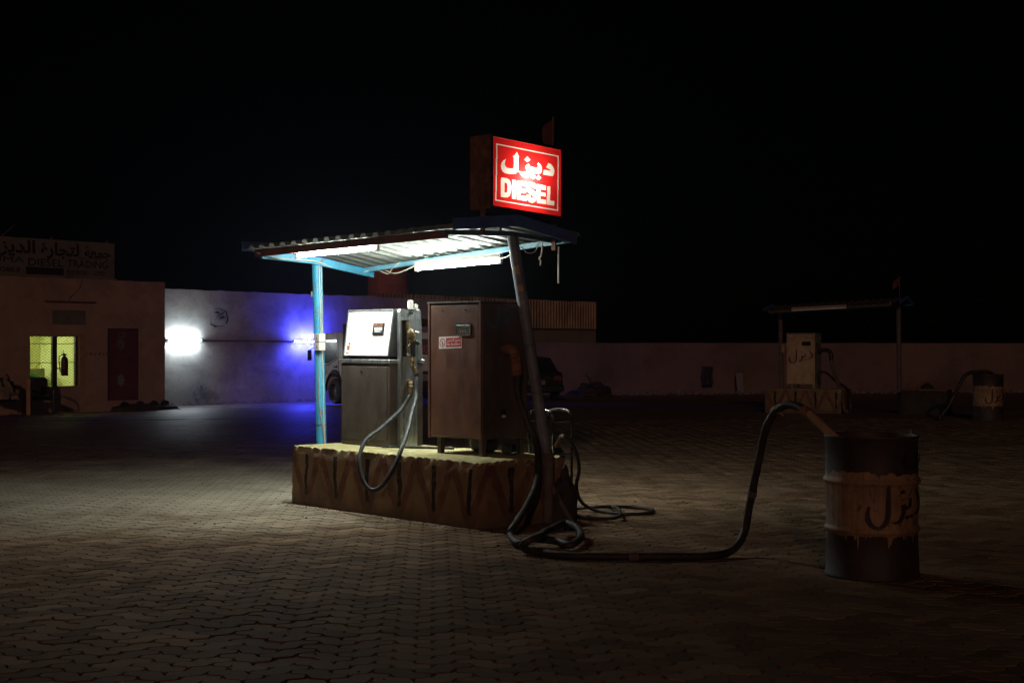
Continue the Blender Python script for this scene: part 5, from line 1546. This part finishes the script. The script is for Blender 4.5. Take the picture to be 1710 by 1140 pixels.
# ================================================================== YARD WALLS
def long_wall(name, label, p0, p1, h_top0, h_top1, thick, m, seed, step=.25, rough=.03, foot=.0):
    """plastered wall with an uneven top and surface; p0, p1 ground points of the near face"""
    p0 = Vector((p0[0], p0[1], 0)); p1 = Vector((p1[0], p1[1], 0))
    L = (p1 - p0).length; ang = math.degrees(math.atan2(p1.y - p0.y, p1.x - p0.x))
    F = Frame((p0.x, p0.y, 0), ang)
    n = int(L / step); nz = 14
    mb = MB(); vv = []; ff = []
    for i in range(n + 1):
        x = L * i / n; w = F.w((x, 0, 0)); gz = G(w.x, w.y) - .05
        top = lerp(h_top0, h_top1, i / n) + rough * noise.noise(Vector((x * 1.7, seed, 0))) + rough * .6 * noise.noise(Vector((x * 6, seed, 3)))
        for k in range(nz + 1):
            z = lerp(gz, top, k / nz)
            vv.append((x, .03 * noise.noise(Vector((x * .8, z * .8, seed))) + .012 * noise.noise(Vector((x * 3.1, z * 3.1, seed))), z))
        vv.append((x, thick, top)); vv.append((x, thick, gz))
    q = nz + 3
    for i in range(n):
        for k in range(q - 1): ff.append((i*q+k, i*q+q+k, i*q+q+k+1, i*q+k+1))
    ff.append(tuple(range(q))); ff.append(tuple(n*q + k for k in reversed(range(q))))
    mb.add(vv, ff)
    o = mb.build(name, m, None, F=F, base=(0, 0, 0), smooth=True, angle=50)
    return tag(o, label, 'wall'), F, L
wd = Vector((.71, .704, 0)).normalized()
wA = Vector((-10.7, 46.1, 0)) - wd * 4; wB = Vector((-10.7, 46.1, 0)) + wd * 12.4
w1, FW, _ = long_wall('yard_wall', 'tall white plastered yard wall with a white and a blue tube', wA, wB, 3.13, 2.98, .25, M['wall_white'], 1.0)
M['stain'] = mat('wall_stain', (.075, .068, .06), .95, var=.5, scale=6, bump=.5, bscale=20)
# squiggle daubed with plaster high on the wall
mb = MB(); f = lambda a, b: Vector((4 + 1.55 + a, -.05, 2.10 + b))
random.seed(21)
for pts in ([(.05, .25), (.2, .40), (.5, .40), (.55, .27), (.3, .18), (.25, .04), (.5, .0), (.66, .06)], [(.12, .12), (.08, -.08), (.3, -.18), (.56, -.14)], [(.62, .35), (.70, .12), (.66, -.08)], [(.25, .30), (.45, .28)], [(.4, .10), (.58, .14)]):
    for q in range(4):
        j = [(a_ + random.uniform(-.05, .05), b_ + random.uniform(-.04, .04)) for a_, b_ in pts]
        i0 = random.randint(0, max(0, len(j) - 3)); j = j[i0:i0 + random.randint(2, 4)]
        if len(j) >= 2: stroke(mb, j, random.uniform(.012, .035), f)
mb.build('daubed_mark', M['stain'], w1)
# conduit between the two lamps and the lamps
mb = MB(); mb.tube([(4 + 1.2, -.05, 1.50), (4 + 4.75, -.05, 1.47)], .014, 6); mb.build('conduit', M['stain'], w1)
tube_light(FW, (4 + .05, -.16, 1.50), (4 + 1.22, -.16, 1.50), 'fluorescent_lamp', 'glaring white tube on the yard wall beside the office corner', 'lit tubes on the yard wall', M['tube_wall'], side=(0, 1, 0))
tube_light(FW, (4 + 4.78, -.19, 1.47), (4 + 5.98, -.19, 1.46), 'fluorescent_lamp', 'blue tube on the yard wall behind the blue post', 'lit tubes on the yard wall', M['tube_blue'], side=(0, 1, 0))
w2, FW2, _ = long_wall('yard_wall', 'low pinkish yard wall running across the far right', (-2.0, 55.0), (27.0, 56.0), 1.42, 1.40, .25, M['wall_far'], 4.0, step=.4, rough=.02)
# cloth and pale boards on the far wall
cp = px(1182, 612, 54.7)
t = MB(); vv = []; ff = []
for i in range(9):
    for j in range(10):
        wv = .05 * sin(i * 1.9 + .3 * j)
        vv.append((cp.x - .20 + .05 * i + .02 * sin(j), 54.85 + wv * .6, cp.z - .07 * j - (.06 * abs(sin(i * .9)) if j > 7 else 0)))
for i in range(8):
    for j in range(9): ff.append((i*10+j, i*10+j+1, i*10+11+j, i*10+10+j))
n_ = len(vv); vv += [(x, y + .02, z) for (x, y, z) in vv]; ff += [tuple(n_ + k for k in reversed(f)) for f in ff]
t.add(vv, ff); tag(t.build('hanging_cloth', M['scrap'], None, base=(cp.x, 54.85, cp.z), smooth=True), 'dark cloth hanging on the far pinkish wall', 'cloth')
cp = px(1236, 650, 54.6)
mb = MB(); mb.bar((cp.x, 54.5, G(cp.x, 54.5)), (cp.x, 54.85, G(cp.x, 54.5) + .75), .24, .03, (0, -1, 0)); tag(mb.build('leaning_board', M['signboard'], None, base=(cp.x, 54.5, G(cp.x, 54.5))), 'grey board leaning on the far wall left of the far pump', 'board')

# ================================================================== THINGS BEYOND THE WALL
sh0, sh1 = Vector((-5.2, 57.5, 0)), Vector((4.0, 71.5, 0))
SF = Frame((sh0.x, sh0.y, -.6), math.degrees(math.atan2(sh1.y - sh0.y, sh1.x - sh0.x)))
SL = (sh1 - sh0).length
shd = thing('corrugated_shed', 'long shed with a band of brown corrugated sheet behind the yard wall', 'shed', (SL/2, 2, 0), SF)
mb = MB(); mb.box((0, 0, 0), (SL, 6, 2.65)); mb.build('wall', M['shed_wall'], shd)
mb = MB(); pitch = .24; n = int(SL / pitch)
for s_ in range(8):
    a0 = int(n * s_ / 8); a1 = int(n * (s_ + 1) / 8)
    mb = MB(); vv = []; ff = []
    pts = []
    for r in range(a0, a1):
        for (q, dep) in ((0, 0), (.45, 0), (.55, -.06), (.90, -.06)): pts.append(((r + q) * pitch, dep))
    pts.append((a1 * pitch, 0))
    for z in (2.66, 3.92): vv += [(x, -.10 + dep, z + (.0 if z < 3 else .02 * (s_ % 2))) for x, dep in pts]
    for z in (2.66, 3.92): vv += [(x, -.095 + dep, z + (.0 if z < 3 else .02 * (s_ % 2))) for x, dep in pts]
    m_ = len(pts)
    for i in range(m_ - 1):
        ff.append((i, i + 1, m_ + i + 1, m_ + i)); ff.append((2*m_ + i, 3*m_ + i, 3*m_ + i + 1, 2*m_ + i + 1)); ff.append((m_ + i, m_ + i + 1, 3*m_ + i + 1, 3*m_ + i))
    mb.add(vv, ff); mb.build('cladding_sheet', M['shed_sheet'], shd)
mb = MB(); mb.box((0, -.02, 2.655), (SL, 6, 3.85)); mb.build('roof', M['shed_wall'], shd)
# red round tower
tc_ = px(648, 480, 63.0)
tw = thing('round_tower', 'round red tank tower rising behind the shelter', 'tower', (tc_.x, 63, -.6), W)
for k in range(28):
    z = -.6 + k * .2
    mb = MB(); mb.lathe([(.835, 0), (.85, .015), (.85, .185), (.835, .2)], 36, (tc_.x, 63, z), k == 0, k == 27); mb.build('course', M['tank'], tw, smooth=True, angle=25)

# ================================================================== VEHICLES
def wheel(t, c, r, w, axis=1, n=28):
    """wheel with its axle along local y"""
    mb = MB()
    prof = [(r * .60, -w/2), (r * .90, -w/2), (r * .98, -w * .36), (r, -w * .2), (r, w * .2), (r * .98, w * .36), (r * .90, w/2), (r * .60, w/2)]
    vv = []; ff = []
    for (q, y) in prof:
        for k in range(n): vv.append((c[0] + q * cos(2*pi*k/n), c[1] + y, c[2] + q * sin(2*pi*k/n)))
    m_ = len(prof)
    for i in range(m_ - 1):
        for k in range(n): ff.append((i*n+k, i*n+(k+1) % n, i*n+n+(k+1) % n, i*n+n+k))
    mb.add(vv, ff); tyre = mb.build('wheel', M['tyre'], t, smooth=True)
    mb = MB(); prof = [(r * .61, -w * .42), (r * .56, -w * .44), (r * .50, -w * .22), (r * .22, -w * .20), (r * .20, -w * .34), (r * .0001, -w * .36)]
    vv = []; ff = []
    for (q, y) in prof:
        for k in range(n): vv.append((c[0] + q * cos(2*pi*k/n), c[1] + y, c[2] + q * sin(2*pi*k/n)))
    for i in range(len(prof) - 1):
        for k in range(n): ff.append((i*n+k, i*n+(k+1) % n, i*n+n+(k+1) % n, i*n+n+k))
    mb.add(vv, ff); mb.build('rim', M['rim'], tyre, smooth=True)
    for k in range(6):
        a = 2*pi*k/6 + .3; mb = MB(); p = (c[0] + r*.33*cos(a), c[1] - w*.26, c[2] + r*.33*sin(a)); mb.tube([p, (p[0], p[1] + .04, p[2])], r * .06, 8); mb.build('wheel_nut', M['black_plastic'], tyre)

TF = Frame((-6.04, 45.9, 0), -51.3); TF.o.z = G(-4.2, 43.5) - .01
tk = thing('delivery_truck', 'white cab-over delivery truck with a brown canvas front parked by the blue wall', 'truck', (3.2, .95, 0), TF)
CW = 1.85
cabp = [(.02, .50), (.0, .95), (.05, 1.20), (.33, 2.02), (.45, 2.13), (1.52, 2.16), (1.60, 2.08), (1.60, .62), (1.50, .62), (1.42, .90), (1.25, 1.02), (.98, 1.02), (.80, .90), (.70, .62), (.66, .50)]
mb = MB(); mb.prism(cabp, lambda a, b, y: (a, y, b), 0, CW); cabo = mb.build('cab', M['truck_white'], tk, bevel=.025, smooth=True)
mb = MB(); mb.prism([(.27, 1.22), (.50, 1.90), (1.22, 1.93), (1.26, 1.84), (1.26, 1.40), (.75, 1.22)], lambda a, b, y: (a, y, b), -.006, .01); sw = mb.build('side_window', M['dark_glass'], tk)
mb = MB(); mb.prism([(.30, 1.16), (.30, 1.13), (.78, 1.155), (1.30, 1.36), (1.30, 1.40), (.76, 1.19)], lambda a, b, y: (a, y, b), -.012, .004); mb.build('window_seal', M['black_plastic'], sw)
mb = MB(); mb.box((1.335, -.008, .70), (1.345, .005, 2.0)); mb.build('door_seam', M['black_plastic'], tk)
mb = MB(); mb.box((1.12, -.03, 1.10), (1.27, .002, 1.15), .008); mb.build('door_handle', M['black_plastic'], tk)
mb = MB(); arch = [(1.115 + .47 * cos(a), .39 + .56 * sin(a)) for a in [pi * i / 14 for i in range(15)]]
mb.tube([(a, -.01, b) for a, b in arch], .035, 8); mb.build('mudguard', M['black_plastic'], tk, smooth=True)
mb = MB(); mb.prism([(.04, 1.24), (.33, 1.98), (.36, 1.98), (.07, 1.24)], lambda a, b, y: (a - .02, y, b), .14, CW - .14); mb.build('windscreen', M['dark_glass'], tk)
mb = MB(); mb.box((-.10, -.22, 1.30), (-.04, -.08, 1.62), .02); mb.bar((-.06, -.15, 1.62), (.25, .02, 1.78), .02, .02); mb.build('wing_mirror', M['black_plastic'], tk)
mb = MB(); mb.box((-.06, .02, .40), (.04, CW - .02, .62), .02); mb.build('bumper', M['truck_white'], tk)
mb = MB(); mb.box((-.03, .03, .66), (.02, .33, .84), .02); mb.build('headlight', M['batten'], tk)
mb = MB()
for k in range(5):
    zz = 1.10 - .055 * k
    stroke(mb, [(.34 + .02 * k, zz), (.42, zz + .03), (.50, zz - .02), (.58, zz + .02), (.66 + .03 * k % .1, zz + .01)], .022, lambda a, b: Vector((a, -.0045, b)))
mb.build('door_lettering', M['ink_black'], tk)
for (x, w_) in ((1.115, .24), (4.55, .24)):
    for y in (.12, CW - .12): wheel(tk, (x, y, .39), .385, w_)
mb = MB(); mb.box((.8, .45, .52), (6.6, .60, .72)); mb.box((.8, CW - .60, .52), (6.6, CW - .45, .72)); mb.build('chassis', M['scrap'], tk)
mb = MB(); mb.box((1.68, -.06, .98), (2.10, CW + .06, 2.38), .03); mb.build('canvas_front', M['truck_brown'], tk)
mb = MB(); vv = []; ff = []
for i in range(24):
    for j in range(7):
        x = 1.66 + i * .216; y = -.08 + j * (CW + .16) / 6
        vv.append((x, y, 2.40 + .12 * max(0, noise.noise(Vector((x * 2.2, y * 2, 3)))) + .06 * noise.noise(Vector((x * 7, y * 7, 3))) + (.06 if 0 < j < 6 else -.03)))
n_ = len(vv)
for i in range(23):
    for j in range(6): ff.append((i*7+j, i*7+j+1, i*7+8+j, i*7+7+j))
vv += [(x, y, z - .05) for x, y, z in vv]; ff += [tuple(n_ + k for k in reversed(f)) for f in ff]
mb.add(vv, ff); mb.build('load_cover', M['truck_brown'], tk)
mb = MB(); mb.box((2.11, -.05, 1.06), (6.62, CW + .05, 2.13), .02); cb = mb.build('cargo_body', M['truck_white'], tk)
mb = MB(); mb.box((2.2, -.058, 1.52), (6.56, -.051, 1.95)); cs = mb.build('side_stripe', M['truck_brown'], cb)
lettering('NG', lambda a, b: Vector((lerp(5.62, 6.05, a), -.062, lerp(1.56, 1.78, b))), 'side_letters', M['ink_red'], cs, .03)
mb = MB(); mb.box((2.11, -.045, .98), (6.62, -.02, 1.055)); mb.build('side_rail', M['scrap'], tk)
for x in (3.0, 4.0, 5.2):
    mb = MB(); mb.box((x, -.07, 1.06), (x + .05, -.0515, 1.50)); mb.build('side_stake', M['truck_white'], cb)
mb = MB(); mb.box((1.75, .05, .45), (2.6, .42, .85), .03); mb.build('fuel_tank', M['scrap'], tk)

# dark car parked behind the leaning post: seen from the rear
ccp = px(900, 662, 47.0)
CF = Frame((ccp.x - .9, 46.6, 0), 12); CF.o.z = G(ccp.x, 47)
car = thing('parked_car', 'dark car seen from behind, parked beyond the leaning post', 'car', (.85, 2.0, 0), CF)
# local: x across 0..1.7, y forward 0..4.1
low = [(.02, .32), (.0, .55), (.03, .82), (.12, .92), (3.0, .95), (3.9, .82), (4.08, .62), (4.1, .35), (3.7, .25), (.3, .25)]
mb = MB(); mb.prism(low, lambda a, b, x: (x, a, b), 0, 1.7); bdy = mb.build('body', M['car'], car, bevel=.06, smooth=True)
mb = MB()
bt = [(.10, .16, .91), (1.60, .16, .91), (1.60, 3.0, .94), (.10, 3.0, .94)]; tpv = [(.26, .62, 1.36), (1.44, .62, 1.36), (1.44, 2.05, 1.40), (.26, 2.05, 1.40)]
mb.add(bt + tpv, [(3,2,1,0),(4,5,6,7),(0,1,5,4),(1,2,6,5),(2,3,7,6),(3,0,4,7)]); mb.build('cabin', M['car'], car, bevel=.05, smooth=True)
mb = MB(); mb.add([(.28, .20, .955), (1.42, .20, .955), (1.32, .555, 1.31), (.38, .555, 1.31), (.28, .23, .955), (1.42, .23, .955), (1.32, .585, 1.31), (.38, .585, 1.31)], [(0,1,2,3),(7,6,5,4),(0,4,5,1),(1,5,6,2),(2,6,7,3),(3,7,4,0)]); mb.build('rear_window', M['dark_glass'], car)
mb = MB(); mb.box((.58, -.020, .52), (1.12, .004, .66), .004); mb.build('number_plate', M['signboard'], car)
for x in (.06, 1.40):
    mb = MB(); mb.box((x, -.012, .64), (x + .24, .05, .80), .01); mb.build('tail_lamp', M['ink_maroon'], car)
mb = MB(); mb.box((-.02, -.07, .30), (1.72, .02, .50), .03); mb.build('bumper', M['black_plastic'], car)
WFc = CF
for x in (.10, 1.60):
    for y in (.75, 3.25):
        mb = MB(); mb.tube([(x - .09, y, .30), (x + .09, y, .30)], .30, 22); ww = mb.build('wheel', M['tyre'], car, smooth=True)
        mb = MB(); mb.tube([(x - .095, y, .30), (x + .095, y, .30)], .18, 18); mb.build('rim', M['rim'], ww, smooth=True)

# scrap heap, stick, rubble line
hp2 = px(988, 657, 51.5)
heap('scrap_heap', 'dark scrap heap with a stick poking out below the far wall', 'scrap', (hp2.x, hp2.y, G(hp2.x, hp2.y)), .72, .40, .46, M['scrap'], 11.0, lump=.55)
mb = MB(); mb.tube([(hp2.x, hp2.y, G(hp2.x, hp2.y) + .3), (hp2.x - .06, hp2.y, G(hp2.x, hp2.y) + .62), (hp2.x - .2, hp2.y, G(hp2.x, hp2.y) + .76)], .03, 6); tag(mb.build('stick', M['scrap'], None, base=(hp2.x, hp2.y, G(hp2.x, hp2.y) + .3)), 'bent stick poking up from the dark scrap heap', 'stick')

def stones(name, pts, m, label, cat):
    mb = MB()
    ico = []
    ph = (1 + 5 ** .5) / 2
    for a, b in ((1, ph), (-1, ph), (1, -ph), (-1, -ph)): ico += [(0, a, b), (a, b, 0), (b, 0, a)]
    import itertools
    base_v = [Vector(v).normalized() for v in ico]
    fs = []
    for c in itertools.combinations(range(12), 3):
        d_ = [(base_v[c[i]] - base_v[c[(i+1) % 3]]).length for i in range(3)]
        if max(d_) < 1.06: fs.append(c)
    for (x, y, z, r) in pts:
        vv = [Vector((x, y, z)) + Vector((v.x * r * random.uniform(.7, 1.3), v.y * r * random.uniform(.7, 1.3), v.z * r * random.uniform(.45, .8))) for v in base_v]
        mb.add(vv, fs)
    o = mb.build(name, m, None)
    return tag(o, label, cat, kind='stuff')
random.seed(12)
pp = []
for k in range(420):
    X = random.uniform(1.5, 24); Y = 54.7 - abs(random.gauss(0, .5)); r = abs(random.gauss(.05, .05)) + .02
    pp.append((X, Y, G(X, Y) + r * .3, r))
stones('rubble', pp, M['stone'], 'strip of rubble along the foot of the far wall', 'rubble')
pp = []
for k in range(700):
    # grit swept against the foot of the plinth and scattered over the pavers
    if k < 320:
        u_ = random.uniform(-2.7, .3); v_ = -abs(random.gauss(0, .10)) - .01; p = S.w((u_, v_, 0)); r = random.uniform(.002, .007)
    else:
        Y = random.uniform(6.5, 17); X = random.uniform(-.36, .33) * Y; p = Vector((X, Y, 0)); r = random.uniform(.002, .0065) * (1 + (random.random() < .06) * 1.2)
        l = S.l(p)
        if -2.7 < l.x < .1 and -.05 < l.y < 1.1: continue
    pp.append((p.x, p.y, r * .3, r))
stones('grit', pp, M['scrap'], 'dark grit and pebbles scattered over the pavers', 'grit')
# straw and a twig by the plinth
mb = MB(); mb.tube(spline([S.w((-1.62, -.10, .008)), S.w((-1.3, -.16, .012)), S.w((-1.05, -.13, .008))], 6), .006, 6); tag(mb.build('twig', M['wood'], None, world=True, base=tuple(S.w((-1.3, -.14, 0)))), 'thin twig lying on the pavers in front of the plinth', 'twig')

# ================================================================== NIGHT AIR
hz = MB(); hz.box((-45, -6, -1.8), (45, 85, 7.0))
ho = hz.build('haze', None, None)
ho.data.materials.clear()
hm = bpy.data.materials.new('dusty_night_air'); hm.use_nodes = True
hm.node_tree.nodes.remove(hm.node_tree.nodes['Principled BSDF'])
pv = hm.node_tree.nodes.new('ShaderNodeVolumePrincipled')
pv.inputs['Color'].default_value = (.82, .88, 1.0, 1)
pv.inputs['Density'].default_value = .0002
pv.inputs['Anisotropy'].default_value = .82
hm.node_tree.links.new(pv.outputs[0], hm.node_tree.nodes['Material Output'].inputs['Volume'])
ho.data.materials.append(hm)
tag(ho, 'thin dusty night air over the whole yard', 'haze', kind='stuff')
